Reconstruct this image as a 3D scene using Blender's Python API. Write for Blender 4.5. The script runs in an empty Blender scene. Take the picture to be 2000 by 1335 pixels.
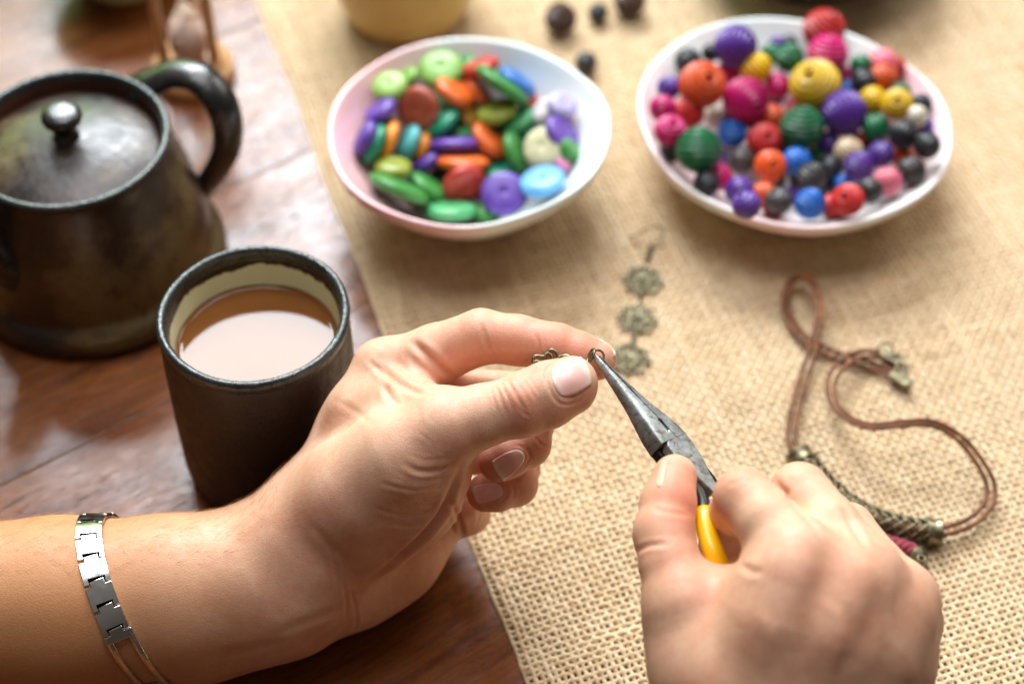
import bpy, bmesh, math, random
import numpy as np
from mathutils import Vector, Matrix
from mathutils.bvhtree import BVHTree

# ------------------------------------------------------------------ camera, light, exposure
MM = 0.001
F, CX, CY = 3600.0, 1000.0, 667.5            # focal length and centre of the 2000 x 1335 photograph
PITCH, CAMH = math.radians(49.0), 582.0      # looking down 49 degrees from 58 cm above the table
SP, CP = math.sin(PITCH), math.cos(PITCH)
DAX = CAMH / SP
CAM = np.array([0.0, -DAX * CP, CAMH])
RT, UP, FW = np.array([1.0, 0, 0]), np.array([0, SP, CP]), np.array([0, CP, -SP])

def KD(u, v, Z):
    """world point (mm) seen at photo pixel u,v at axial depth Z"""
    return CAM + Z * (FW + RT * (u - CX) / F - UP * (v - CY) / F)
def W(u, v, z=0.0):
    """world point (mm) seen at photo pixel u,v at height z over the table"""
    d = FW + RT * (u - CX) / F - UP * (v - CY) / F
    return CAM + d * ((z - CAM[2]) / d[2])
def depth(p):
    return float(np.dot(np.asarray(p) - CAM, FW))

scene = bpy.context.scene
cam_d = bpy.data.cameras.new('camera'); cam = bpy.data.objects.new('camera', cam_d)
scene.collection.objects.link(cam); scene.camera = cam
cam.location = CAM * MM; cam.rotation_euler = (math.pi / 2 - PITCH, 0, 0)
cam_d.sensor_width = 36.0; cam_d.lens = F / 2000 * 36.0
cam_d.clip_start = 0.02; cam_d.clip_end = 50
cam_d.dof.use_dof = True; cam_d.dof.focus_distance = 0.622; cam_d.dof.aperture_fstop = 5.0
cam_d.dof.aperture_blades = 9

world = bpy.data.worlds.new('World'); scene.world = world; world.use_nodes = True
# the room: pale ceiling above, dim warm walls, dark below the table
wt = world.node_tree; wc = wt.nodes.new('ShaderNodeTexCoord'); wx = wt.nodes.new('ShaderNodeSeparateXYZ'); wr = wt.nodes.new('ShaderNodeValToRGB')
wm = wt.nodes.new('ShaderNodeMapRange'); wm.inputs[1].default_value = -1.0
wt.links.new(wc.outputs['Generated'], wx.inputs[0]); wt.links.new(wx.outputs['Z'], wm.inputs[0]); wt.links.new(wm.outputs[0], wr.inputs[0])
wr.color_ramp.elements[0].position = 0.35; wr.color_ramp.elements[0].color = (0.16, 0.10, 0.07, 1)
wr.color_ramp.elements[1].position = 0.95; wr.color_ramp.elements[1].color = (1.0, 0.93, 0.84, 1)
e_ = wr.color_ramp.elements.new(0.62); e_.color = (0.36, 0.29, 0.23, 1)
wt.links.new(wr.outputs[0], wt.nodes['Background'].inputs[0])
wt.nodes['Background'].inputs[1].default_value = 0.16

def area(name, loc, target, sx, sy, power, col, spread=180):
    l = bpy.data.lights.new(name, 'AREA'); l.shape = 'RECTANGLE'; l.size = sx; l.size_y = sy
    l.energy = power; l.color = col; l.spread = math.radians(spread)
    o = bpy.data.objects.new(name, l); scene.collection.objects.link(o)
    o.location = loc
    o.rotation_euler = (Vector(target) - Vector(loc)).to_track_quat('-Z', 'Y').to_euler()
    return o
# one wide bright window behind the table (overcast sky), its dimmer top light, an opening to the right, the garden's green below
def sky_spot(az, el, d=1.7):
    az, el = math.radians(az), math.radians(el)
    return (d * math.cos(el) * math.sin(az), d * math.cos(el) * math.cos(az), d * math.sin(el))
area('window_light', sky_spot(-9, 43.5), (0, 0, 0.03), 0.95, 0.60, 49, (0.87, 0.94, 1.0))
area('roof_window_light', sky_spot(-10, 80, 1.6), (0, 0, 0.03), 1.00, 0.80, 16, (0.95, 0.96, 1.0))
area('side_window_light', sky_spot(50, 40), (0, 0, 0.03), 0.5, 0.6, 7, (1.0, 0.96, 0.90))
area('garden_light', (-0.70, 1.30, 0.55), (0, 0, 0.08), 0.9, 0.40, 5, (0.55, 0.85, 0.30))

vs = scene.view_settings
vs.view_transform = 'Standard'; vs.look = 'None'; vs.exposure = 0.12; vs.gamma = 1.0
vs.use_curve_mapping = False
scene.cycles.use_denoising = True
scene.cycles.max_bounces = 8
scene.cycles.sample_clamp_indirect = 6.0
random.seed(7); rng = np.random.default_rng(7)

# ------------------------------------------------------------------ helpers
def link(o):
    scene.collection.objects.link(o); return o
def tag(o, label=None, cat=None, group=None, kind=None):
    if label: o['label'] = label
    if cat: o['category'] = cat
    if group: o['group'] = group
    if kind: o['kind'] = kind
    return o
def empty(name, loc=(0, 0, 0)):
    o = bpy.data.objects.new(name, None); o.location = np.asarray(loc, float) * MM
    o.empty_display_size = 0.01
    return link(o)
def mesh(name, V, Fc, smooth=True):
    """mesh data from mm verts; faces a list or an (n,k) array"""
    me = bpy.data.meshes.new(name)
    V = np.asarray(V, np.float32) * MM
    if isinstance(Fc, np.ndarray):
        n, k = Fc.shape
        me.vertices.add(len(V)); me.vertices.foreach_set('co', V.ravel())
        me.loops.add(n * k); me.loops.foreach_set('vertex_index', Fc.astype(np.int32).ravel())
        me.polygons.add(n); me.polygons.foreach_set('loop_start', np.arange(0, n * k, k, dtype=np.int32))
        me.polygons.foreach_set('loop_total', np.full(n, k, np.int32))
        me.update(calc_edges=True); me.validate()
    else:
        me.from_pydata(V.tolist(), [], [list(map(int, f)) for f in Fc]); me.update()
    if smooth: me.polygons.foreach_set('use_smooth', np.ones(len(me.polygons), bool))
    return me
def obj(name, me, mat, parent=None, loc=None, rot=None):
    o = bpy.data.objects.new(name, me); link(o)
    if mat is not None:
        if len(me.materials) == 0: me.materials.append(None)
        o.material_slots[0].link = 'OBJECT'; o.material_slots[0].material = mat
    if loc is not None: o.location = np.asarray(loc, float) * MM
    if rot is not None: o.rotation_euler = rot
    if parent is not None: set_parent(o, parent)
    return o
def world_mat(o):
    m = o.matrix_basis.copy()
    if o.parent is not None: m = world_mat(o.parent) @ o.matrix_parent_inverse @ m
    return m
def set_parent(o, p):
    """parent while keeping the place o's own transform gives in the world"""
    o.parent = p; o.matrix_parent_inverse = world_mat(p).inverted()
def unit(v):
    v = np.asarray(v, float); return v / max(np.linalg.norm(v), 1e-9)
def lathe(prof, n=64, wob=None):
    """profile [(r,z)] around z; wob(angle, r, z)->(r,z) optional; open ends at r=0 are fanned by tiny rings"""
    V, Fc = [], []
    m = len(prof)
    for i in range(n):
        a = 2 * math.pi * i / n
        for (r, z) in prof:
            if wob: r, z = wob(a, r, z)
            V.append((r * math.cos(a), r * math.sin(a), z))
    for i in range(n):
        j = (i + 1) % n
        for k in range(m - 1):
            Fc.append((i * m + k, j * m + k, j * m + k + 1, i * m + k + 1))
    return V, Fc
def smooth_path(pts, n, closed=False):
    """Catmull-Rom through pts (k-dim), resampled evenly by arc length to n points"""
    P = np.asarray(pts, float)
    if closed: Q = np.vstack([P[-1], P, P[0], P[1]])
    else: Q = np.vstack([2 * P[0] - P[1], P, 2 * P[-1] - P[-2]])
    out = []
    for i in range(1, len(Q) - 2):
        p0, p1, p2, p3 = Q[i - 1], Q[i], Q[i + 1], Q[i + 2]
        for t in np.linspace(0, 1, 24, endpoint=False):
            out.append(0.5 * (2 * p1 + (p2 - p0) * t + (2 * p0 - 5 * p1 + 4 * p2 - p3) * t * t + (3 * p1 - p0 - 3 * p2 + p3) * t ** 3))
    out.append(Q[-2]); out = np.array(out)
    d = np.r_[0, np.cumsum(np.linalg.norm(np.diff(out[:, :3], axis=0), axis=1))]
    s = np.linspace(0, d[-1], n + (1 if closed else 0))
    R = np.stack([np.interp(s, d, out[:, k]) for k in range(out.shape[1])], 1)
    return R[:-1] if closed else R
def tube(path, rad, sides=8, closed=False, cap=True, flat=1.0, up=(0, 0, 1), twist=0.0):
    """tube along path (n,3); rad scalar or (n,); flat scales the section along the second axis"""
    P = np.asarray(path, float)[:, :3]; n = len(P)
    rad = np.full(n, rad, float) if np.isscalar(rad) else np.asarray(rad, float)
    if closed: T = np.roll(P, -1, 0) - np.roll(P, 1, 0)
    else: T = np.gradient(P, axis=0)
    T /= np.maximum(np.linalg.norm(T, axis=1), 1e-9)[:, None]
    up = np.asarray(up, float); N = np.zeros_like(P)
    prev = unit(np.cross(T[0], up) if abs(np.dot(T[0], unit(up))) < 0.98 else np.cross(T[0], (1, 0.2, 0)))
    for i in range(n):
        v = prev - T[i] * np.dot(prev, T[i]); prev = unit(v); N[i] = prev
    B = np.cross(T, N)
    a = np.arange(sides) * 2 * math.pi / sides
    tw = twist * np.arange(n)[:, None]
    V = (P[:, None, :] + N[:, None, :] * (np.cos(a + tw) * rad[:, None])[..., None]
         + B[:, None, :] * (np.sin(a + tw) * rad[:, None] * flat)[..., None]).reshape(-1, 3)
    Fc = []
    for i in range(n if closed else n - 1):
        i2 = (i + 1) % n
        for k in range(sides):
            k2 = (k + 1) % sides
            Fc.append((i * sides + k, i2 * sides + k, i2 * sides + k2, i * sides + k2))
    if cap and not closed:
        Fc.append(tuple(range(sides))[::-1][::-1]); Fc.append(tuple((n - 1) * sides + k for k in range(sides))[::-1])
    return V.tolist(), Fc
class MB:
    """collects shapes into one mesh"""
    def __init__(s): s.V, s.F = [], []
    def add(s, vf):
        b = len(s.V); s.V += [tuple(v) for v in vf[0]]; s.F += [tuple(i + b for i in f) for f in vf[1]]; return s
    def build(s, name, mat, parent=None, smooth=True):
        return obj(name, mesh(name, s.V, s.F, smooth), mat, parent)
def bevel(o, w, seg=2):
    m = o.modifiers.new('bevel', 'BEVEL'); m.width = w * MM; m.segments = seg; m.limit_method = 'ANGLE'
    m.angle_limit = math.radians(35); m.harden_normals = False
def prism(outline, t, center=True):
    """2D outline (x,y) extruded along z by t"""
    n = len(outline); z0 = -t / 2 if center else 0
    V = [(x, y, z0) for x, y in outline] + [(x, y, z0 + t) for x, y in outline]
    Fc = [tuple(range(n))[::-1], tuple(range(n, 2 * n))] + [(i, (i + 1) % n, n + (i + 1) % n, n + i) for i in range(n)]
    return V, Fc
def frame(o, e1, e2, e3):
    """points (m,3) in a local frame -> world"""
    M = np.stack([e1, e2, e3], 0)
    return lambda P: np.asarray(o) + np.asarray(P, float) @ M

# ------------------------------------------------------------------ material helpers
class N:
    def __init__(s, name):
        s.m = bpy.data.materials.new(name); s.m.use_nodes = True
        s.t = s.m.node_tree; s.b = s.t.nodes['Principled BSDF']; s.o = s.t.nodes['Material Output']
    def n(s, ty, **kw):
        x = s.t.nodes.new(ty)
        for k, v in kw.items():
            if k.startswith('i_'):
                kk = k[2:]; kk = int(kk) if kk.isdigit() else kk.replace('_', ' ')
                x.inputs[kk].default_value = v
            else: setattr(x, k, v)
        return x
    def l(s, a, b): s.t.links.new(a, b); return s
    def coord(s, kind='Object', scale=(1, 1, 1), rot=(0, 0, 0)):
        c = s.n('ShaderNodeTexCoord'); mp = s.n('ShaderNodeMapping')
        mp.inputs['Scale'].default_value = scale; mp.inputs['Rotation'].default_value = rot
        s.l(c.outputs[kind], mp.inputs[0]); return mp.outputs[0]
    def noise(s, vec, scale, detail=3, rough=0.5, dist=0.0):
        x = s.n('ShaderNodeTexNoise'); x.inputs['Scale'].default_value = scale; x.inputs['Detail'].default_value = detail
        x.inputs['Roughness'].default_value = rough; x.inputs['Distortion'].default_value = dist
        if vec is not None: s.l(vec, x.inputs['Vector'])
        return x.outputs['Fac']
    def ramp(s, fac, stops, interp='LINEAR'):
        x = s.n('ShaderNodeValToRGB'); r = x.color_ramp; r.interpolation = interp
        while len(r.elements) < len(stops): r.elements.new(0.5)
        for e, (p, c) in zip(r.elements, stops):
            e.position = p; e.color = (*c, 1) if len(c) == 3 else c
        s.l(fac, x.inputs[0]); return x.outputs[0]
    def rampf(s, fac, stops): return s.ramp(fac, [(p, (v, v, v)) for p, v in stops])
    def mix(s, fac, a, b, mode='MIX'):
        x = s.n('ShaderNodeMix', data_type='RGBA', blend_type=mode)
        for sock, val in ((0, fac), (6, a), (7, b)):
            if hasattr(val, 'is_output'): s.l(val, x.inputs[sock])
            elif sock == 0: x.inputs[0].default_value = val
            else: x.inputs[sock].default_value = (*val, 1)
        return x.outputs[2]
    def math(s, op, a, b=0.0):
        x = s.n('ShaderNodeMath', operation=op)
        for i, v in ((0, a), (1, b)):
            if hasattr(v, 'is_output'): s.l(v, x.inputs[i])
            else: x.inputs[i].default_value = v
        return x.outputs[0]
    def bump(s, h, strength, dist, prev=None):
        x = s.n('ShaderNodeBump'); x.inputs['Strength'].default_value = strength; x.inputs['Distance'].default_value = dist
        s.l(h, x.inputs['Height'])
        if prev is not None: s.l(prev, x.inputs['Normal'])
        return x.outputs[0]
    def set(s, **kw):
        for k, v in kw.items():
            sock = s.b.inputs[k.replace('_', ' ')]
            if hasattr(v, 'is_output'): s.l(v, sock)
            elif isinstance(v, tuple) and len(v) == 3 and sock.type == 'RGBA': sock.default_value = (*v, 1)
            else: sock.default_value = v
        return s
def S(r, g, b):
    """sRGB 0-255 -> linear"""
    f = lambda c: c / 12.92 if c <= 0.04045 else ((c + 0.055) / 1.055) ** 2.4
    return (f(r / 255), f(g / 255), f(b / 255))
def color_attr(me, name, val):
    a = me.attributes.new(name, 'FLOAT', 'POINT'); a.data.foreach_set('value', np.asarray(val, np.float32))
# ------------------------------------------------------------------ table of planks
def wood_mat():
    k = N('lacquered_wood'); oi = k.n('ShaderNodeObjectInfo'); c = k.n('ShaderNodeTexCoord')
    add = k.n('ShaderNodeVectorMath', operation='ADD'); k.l(c.outputs['Object'], add.inputs[0])
    sc = k.n('ShaderNodeVectorMath', operation='SCALE'); k.l(oi.outputs['Random'], sc.inputs['Scale']); sc.inputs[0].default_value = (3.1, 2.3, 0.7)
    k.l(sc.outputs[0], add.inputs[1])
    def mp(s):
        m = k.n('ShaderNodeMapping'); m.inputs['Scale'].default_value = s; k.l(add.outputs[0], m.inputs[0]); return m.outputs[0]
    g1 = k.noise(mp((4, 38, 10)), 3.0, 6, 0.62, 0.6); g2 = k.noise(mp((9, 150, 40)), 4.0, 4, 0.6)
    base = k.ramp(g1, [(0.25, S(66, 32, 11)), (0.45, S(116, 62, 23)), (0.6, S(138, 78, 31)), (0.8, S(86, 44, 17))])
    base = k.mix(k.rampf(g2, [(0.4, 0.0), (0.75, 0.55)]), base, S(40, 21, 12))
    pores = k.noise(mp((60, 720, 100)), 3.0, 2, 0.5)
    pf = k.rampf(pores, [(0.585, 0.0), (0.65, 1.0)])
    patch = k.rampf(k.noise(mp((6, 14, 6)), 3.0, 3), [(0.35, 0.25), (0.65, 1.0)])
    pf = k.math('MULTIPLY', pf, patch)
    base = k.mix(k.math('MULTIPLY', pf, 0.92), base, S(18, 10, 8))
    wear = k.noise(mp((20, 30, 20)), 2.5, 5, 0.6)
    rough = k.math('ADD', k.rampf(wear, [(0.3, 0.18), (0.7, 0.40)]), k.math('MULTIPLY', pf, 0.3))
    b1 = k.bump(k.math('SUBTRACT', k.math('MULTIPLY', g2, 0.35), pf), 0.45, 0.0006)
    b2 = k.bump(k.noise(mp((14, 40, 14)), 2.0, 3), 0.25, 0.0012, b1)
    k.set(Base_Color=base, Roughness=rough, Normal=b2, Specular_IOR_Level=0.38, Coat_Weight=0.13, Coat_Roughness=0.13)
    return k.m
WOOD = wood_mat()
TA = math.radians(35.0); td = np.array([math.cos(TA), math.sin(TA), 0]); tn = np.array([-math.sin(TA), math.cos(TA), 0])
table = empty('table', (0, 100, 0)); tag(table, 'glossy reddish-brown wooden table top of wide planks under the burlap runner', 'table')
for i in range(-4, 7):
    off = 54 + 95 * i
    vf = prism([(-900, 0.12), (900, 0.12), (900, 94.88), (-900, 94.88)], 24)
    # slightly worn long edges
    o = obj('plank', mesh('plank', vf[0], vf[1], False), WOOD); bevel(o, 0.5, 3)
    M = Matrix(np.stack([td, tn, (0, 0, 1)], 1).tolist()).to_4x4(); M.translation = Vector((tn * off + np.array([0, 0, -12.0 - 0.15 * (i % 2)])) * MM)
    o.matrix_basis = M; set_parent(o, table)

# ------------------------------------------------------------------ burlap runner, woven thread by thread
E0 = W(1030, 1335, 0); E1 = W(500, 0, 0); ey = unit(E1 - E0); ex = np.array([ey[1], -ey[0], 0])
PIT = 2.62
def visible(P, m=260):
    q = P - CAM; Z = q @ FW; u = CX + F * (q @ RT) / Z; v = CY - F * (q @ UP) / Z
    return (u > -m) & (u < 2000 + m) & (v > -m) & (v < 1335 + m * 0.8)
nu, nv = int(450 / PIT), int(640 / PIT); v0 = -125.0
br = np.random.default_rng(11)
def smooth_noise(n, sm, amp):
    x = br.normal(0, 1, n + 4 * sm); k_ = np.hanning(2 * sm + 1); k_ /= np.sqrt((k_ ** 2).sum()); return np.convolve(x, k_, 'same')[2 * sm:2 * sm + n] * amp
wu = smooth_noise(nu, 2, 0.16); wv = smooth_noise(nv, 2, 0.16)
def cloth_z(x):
    """the cloth lies 1.7 mm up and rolls down to the table at its folded edge"""
    return 1.25 - 1.15 * np.clip(1 - x / 2.6, 0, 1) ** 2
edge_wave = lambda y: 0.9 * np.sin(y / 46.0) + 0.5 * np.sin(y / 17.0 + 1.0)
TV, TF, TT = [], [], []; tb = 0
def thread(along, idx, length_n, fixed, lo):
    """one yarn. along: 'v' runs up the edge direction, 'u' runs across"""
    global tb
    t = np.arange(0, length_n, 0.5)
    lat = smooth_noise(len(t), 5, 0.12); thick = np.clip(1 + smooth_noise(len(t), 4, 0.07) + br.normal(0, 0.05) + 0.32 * np.exp(-((t - br.uniform(0, length_n)) / br.uniform(2, 5)) ** 2) * (br.random() < 0.35), 0.76, 1.5)
    par = np.cos(np.pi * (t + idx)) * 0.50
    if along == 'v':
        x = fixed + lat; y = lo + t * PIT; y = y + np.interp(t, np.arange(nv), wv[:nv]) if length_n <= nv else y; zz = par
    else:
        x = lo + t * PIT; x = x + np.interp(t, np.arange(nu), wu[:nu]); y = fixed + lat; zz = -par
    xx = x + edge_wave(y) * np.clip(1 - x / 60, 0, 1)
    P = E0 + xx[:, None] * ex + y[:, None] * ey
    P[:, 2] = cloth_z(x) + zz * (0.35 + 0.65 * np.clip(x / 2.6, 0, 1)) + 0.25 + 0.5 * np.sin(xx / 70 + y / 90)* 0.5
    ok = visible(P)
    if ok.sum() < 4: return
    a, b = np.nonzero(ok)[0][[0, -1]]; P, thick = P[a:b + 1], thick[a:b + 1]
    near = P[:, 1].mean() < 60
    sides = 6 if near else 4
    n = len(P); T = np.gradient(P, axis=0); T /= np.linalg.norm(T, axis=1)[:, None]
    side = np.cross(T, (0, 0, 1.0)); side /= np.linalg.norm(side, axis=1)[:, None]; up = np.cross(side, T)
    r = 1.09 * thick * (0.97 if along == 'v' else 0.86)
    an = np.arange(sides) * 2 * np.pi / sides + np.pi / sides
    Vv = P[:, None] + side[:, None] * (np.cos(an) * r[:, None])[..., None] + up[:, None] * (np.sin(an) * r[:, None] * 0.62)[..., None]
    i = np.arange(n - 1)[:, None] * sides; kk = np.arange(sides)[None]; k2 = (kk + 1) % sides
    q = np.stack([i + kk, i + k2, i + sides + k2, i + sides + kk], -1).reshape(-1, 4)
    TV.append(Vv.reshape(-1, 3)); TF.append(q + tb); tb += n * sides
    tone = np.repeat(0.5 + br.normal(0, 0.07) + smooth_noise(n, 5, 0.09), sides); TT.append(tone)
for i in range(nu): thread('v', i, nv, i * PIT + wu[i], v0)
for j in range(nv): thread('u', j + 1, nu, v0 + j * PIT + wv[j], 0.0)
kb = N('jute_yarn'); at = kb.n('ShaderNodeAttribute', attribute_name='tone')
co = kb.coord('Object')
cb = kb.ramp(at.outputs['Fac'], [(0.1, S(184, 150, 106)), (0.4, S(214, 184, 143)), (0.6, S(226, 199, 161)), (0.95, S(238, 218, 186))])
cb = kb.mix(kb.rampf(kb.noise(co, 900, 3, 0.7), [(0.4, 0.0), (0.85, 0.4)]), cb, S(172, 138, 94))
cb = kb.mix(kb.rampf(kb.noise(co, 130, 2), [(0.74, 0.0), (0.79, 0.6)]), cb, S(158, 104, 56))
cb = kb.mix(kb.rampf(kb.noise(co, 14, 3), [(0.35, 0.0), (0.7, 0.25)]), cb, S(230, 206, 170))
kb.set(Base_Color=cb, Roughness=0.85, Specular_IOR_Level=0.2, Sheen_Weight=0.25, Sheen_Roughness=0.5, Normal=kb.bump(kb.noise(co, 1500, 3, 0.7), 0.6, 0.0003))
rme = mesh('table_runner', np.vstack(TV), np.vstack(TF)); color_attr(rme, 'tone', np.concatenate(TT))
runner = obj('table_runner', rme, kb.m)
tag(runner, 'coarse beige burlap runner lying over the right side of the wooden table', 'table runner')
fz = MB()
for _ in range(1500):
    x, y = br.uniform(-0.5, 260), br.uniform(-60, 190)
    if br.random() < 0.25: x = br.uniform(-1.5, 3)
    p = E0 + ex * x + ey * y; p[2] = cloth_z(max(x, 0)) + 0.6
    a = br.uniform(0, 2 * np.pi); d = np.array([math.cos(a), math.sin(a), 0]); ln = br.uniform(1.5, 5)
    t = np.linspace(-0.5, 0.5, 5)[:, None]
    pts = p + d * ln * t + np.cross(d, (0, 0, 1)) * (br.normal(0, 0.8) * (t * t - 0.25)) * 3 + np.array([0, 0, 1]) * (br.uniform(0.2, 1.4) * (0.25 - t * t) * 4)
    fz.add(tube(pts, 0.055, 3, cap=False))
kf = N('jute_fibre'); kf.set(Base_Color=S(205, 170, 118), Roughness=0.7)
tag(fz.build('loose_fibre', kf.m, runner), kind='stuff')
RZ = 2.3   # height of the cloth's top
# ------------------------------------------------------------------ mug and coffee
def glaze(name, cols, scale=60, rough=(0.25, 0.45), speck=None, bumpy=0.3, spec=0.5, metal=0.0):
    k = N(name); co = k.coord('Object')
    c = k.ramp(k.noise(co, scale, 5, 0.6), cols)
    if speck: c = k.mix(k.rampf(k.noise(co, 650, 3, 0.6), [(0.60, 0.0), (0.70, 0.85)]), c, speck)
    b = k.bump(k.noise(co, 420, 4, 0.6), bumpy, 0.0006); b = k.bump(k.noise(co, 70, 2), 0.15, 0.002, b)
    k.set(Base_Color=c, Roughness=k.rampf(k.noise(co, 200, 3), [(0.3, rough[0]), (0.7, rough[1])]), Normal=b, Specular_IOR_Level=spec, Metallic=metal)
    return k
BROWN = glaze('iron_glaze', [(0.3, S(26, 19, 14)), (0.5, S(42, 28, 19)), (0.7, S(30, 25, 18))], 40, (0.36, 0.55), S(12, 9, 7), 0.5).m
RIM = glaze('gunmetal_glaze', [(0.3, S(40, 45, 44)), (0.7, S(66, 73, 72))], 90, (0.16, 0.34), S(20, 24, 20), 0.9, 0.9, 0.35).m
mc = W(494, 612, 85); mx, my = mc[0], mc[1]
mug = empty('mug', (mx, my, 0)); tag(mug, 'dark brown handleless stoneware mug with gunmetal rim beside the wrist', 'mug')
def place_lathe(name, prof, mat, parent, x, y, n=96, wob=None):
    V, Fc = lathe(prof, n, wob); o = obj(name, mesh(name, V, Fc), mat, loc=(x, y, 0)); set_parent(o, parent); return o
mw = lambda a, r, z: (r * (1 + 0.006 * math.sin(2 * a + 1) + 0.003 * math.sin(5 * a + z * 0.05)), z + 0.25 * math.sin(2 * a) * (z > 40))
out = [(0.01, 1.5), (22, 1.5), (24, 0), (29, 0.4), (32.2, 2.6), (34.0, 6.5), (34.7, 12), (34.9, 30), (34.8, 55), (34.5, 76), (34.3, 80.2)]
place_lathe('outer_wall', [tuple(p) for p in smooth_path([(r, z, 0) for r, z in out], 60)[:, :2]], BROWN, mug, mx, my, 96, mw)
rim = [(34.3, 80.2), (34.75, 81.8), (35.0, 83.4), (34.7, 84.6), (33.9, 85.5), (32.9, 85.6), (31.9, 84.9), (31.4, 83.6), (31.2, 82.0), (31.0, 80.5)]
place_lathe('rim', [tuple(p) for p in smooth_path([(r, z, 0) for r, z in rim], 26)[:, :2]], RIM, mug, mx, my, 96, mw)
kc = glaze('celadon_lining', [(0.3, S(222, 224, 186)), (0.7, S(236, 236, 204))], 30, (0.12, 0.2), None, 0.1)
co = kc.coord('Object'); sx = kc.n('ShaderNodeSeparateXYZ'); kc.l(co, sx.inputs[0])
edge = kc.math('ADD', kc.math('MULTIPLY', sx.outputs['Z'], 1000.0), kc.math('MULTIPLY', kc.math('ADD', kc.noise(co, 90, 5, 0.75), kc.math('MULTIPLY', kc.noise(co, 26, 1), 1.3)), 7.0))
msk = kc.rampf(kc.math('MULTIPLY', edge, 0.01), [(0.858, 0.0), (0.864, 1.0)])
src = kc.b.inputs['Base Color'].links[0].from_socket
kc.l(kc.mix(msk, src, S(40, 42, 30)), kc.b.inputs['Base Color'])
inn = [(31.0, 80.5), (30.6, 74), (29.6, 62), (28.8, 45), (28, 20), (25, 8), (18, 5), (0.01, 4.5)]
place_lathe('lining', [tuple(p) for p in smooth_path([(r, z, 0) for r, z in inn], 50)[:, :2]], kc.m, mug, mx, my, 96, mw)
kk = N('milky_coffee'); cc = kk.coord('Object')
kk.set(Base_Color=kk.ramp(kk.noise(cc, 40, 3), [(0.3, S(128, 80, 38)), (0.7, S(138, 88, 44))]), Roughness=0.03, IOR=1.34, Specular_IOR_Level=0.46, Subsurface_Weight=0.3, Subsurface_Scale=0.003,
       Normal=kk.bump(kk.noise(cc, 30, 1), 0.02, 0.001))
CZ = 67.5
coffee = obj('coffee', mesh('coffee', *lathe([(0.01, CZ), (15, CZ), (27.5, CZ), (28.9, CZ + 0.12), (29.6, CZ + 0.6), (30.1, CZ + 1.2), (30.1, CZ - 2), (0.01, CZ - 2)], 96)), kk.m, loc=(mx, my, 0))
tag(coffee, 'milky brown coffee in the dark mug, mirroring the window', 'coffee')

# ------------------------------------------------------------------ teapot
PH = 74.0
pc = W(130, 268, PH); px_, py_ = pc[0], pc[1]
kt = N('teapot_glaze'); co = kt.coord('Object')
c1 = kt.ramp(kt.noise(co, 22, 4, 0.6), [(0.34, S(26, 19, 14)), (0.47, S(52, 34, 20)), (0.58, S(92, 76, 42)), (0.72, S(60, 50, 28)), (0.82, S(34, 32, 22))])
c1 = kt.mix(kt.rampf(kt.noise(co, 420, 3), [(0.60, 0.0), (0.68, 0.8)]), c1, S(14, 12, 9))
kt.set(Base_Color=c1, Roughness=kt.rampf(kt.noise(co, 160, 3), [(0.3, 0.28), (0.7, 0.46)]), Specular_IOR_Level=0.6, Normal=kt.bump(kt.noise(co, 330, 4), 0.35, 0.0006))
DARK = glaze('dark_glaze', [(0.3, S(20, 19, 18)), (0.6, S(32, 28, 25)), (0.8, S(27, 27, 23))], 50, (0.2, 0.36), None, 0.3, 0.7).m
RUST = glaze('bare_clay', [(0.3, S(72, 36, 20)), (0.7, S(98, 52, 30))], 60, (0.5, 0.7)).m
pot = empty('teapot', (px_, py_, 0)); tag(pot, 'dark brown stoneware teapot with a knobbed lid behind the mug', 'teapot')
body = [(0.01, 1), (40, 1), (45, 0), (53, 0.6), (56.2, 3.5), (56.6, 8), (54.6, 12), (51.6, 15), (51.2, 19), (50.4, 30), (47.6, 44), (44, 57), (41.2, 66), (40.2, 70)]
place_lathe('body', [tuple(p) for p in smooth_path([(r, z, 0) for r, z in body], 70)[:, :2]], kt.m, pot, px_, py_)
prim = [(40.2, 70), (41.2, 72), (41.7, 73.4), (41.2, 74.6), (40, 75), (38.8, 74.4), (38.2, 73), (38.0, 71)]
place_lathe('rim', [tuple(p) for p in smooth_path([(r, z, 0) for r, z in prim], 24)[:, :2]], RIM, pot, px_, py_)
place_lathe('neck_lining', [(38.0, 71), (37.7, 68), (37.4, 64), (37.0, 60)], RUST, pot, px_, py_)
lid = place_lathe('lid', [tuple(p) for p in smooth_path([(r, z, 0) for r, z in [(36.9, 65), (36.6, 66.6), (34.5, 67.6), (28, 69.8), (20, 71.8), (12, 73.2), (7, 74), (4.2, 74.6)]], 40)[:, :2]], kt.m, pot, px_, py_)
knob = place_lathe('knob', [tuple(p) for p in smooth_path([(r, z, 0) for r, z in [(5.6, 74.2), (5.0, 76), (4.6, 78.5), (5.6, 81), (7.6, 83.2), (8.2, 85.2), (7.4, 87.2), (4.8, 88.4), (0.01, 88.7)]], 40)[:, :2]], DARK, lid, px_, py_, 48)
hp = [W(262, 178, 66), W(300, 160, 71), W(345, 143, 75), W(398, 158, 75), W(438, 214, 66), W(444, 285, 49), W(415, 345, 33), W(385, 372, 25), W(360, 385, 22)]
hpath = smooth_path(hp, 48); hr_ = np.interp(np.linspace(0, 1, 48), [0, 0.15, 0.5, 0.85, 1], [9.5, 8.2, 7.6, 7.8, 9.5])
V, Fc = tube(hpath, hr_, 20, flat=0.55, up=(0, 0, 1)); o = obj('handle', mesh('handle', V, Fc), DARK); set_parent(o, pot)
sp = [W(95, 520, 26), W(45, 520, 34), W(-15, 490, 48), W(-70, 440, 66), W(-95, 410, 74)]
V, Fc = tube(smooth_path(sp, 30), np.linspace(13, 6.5, 30), 24); o = obj('spout', mesh('spout', V, Fc), DARK); set_parent(o, pot)

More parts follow.
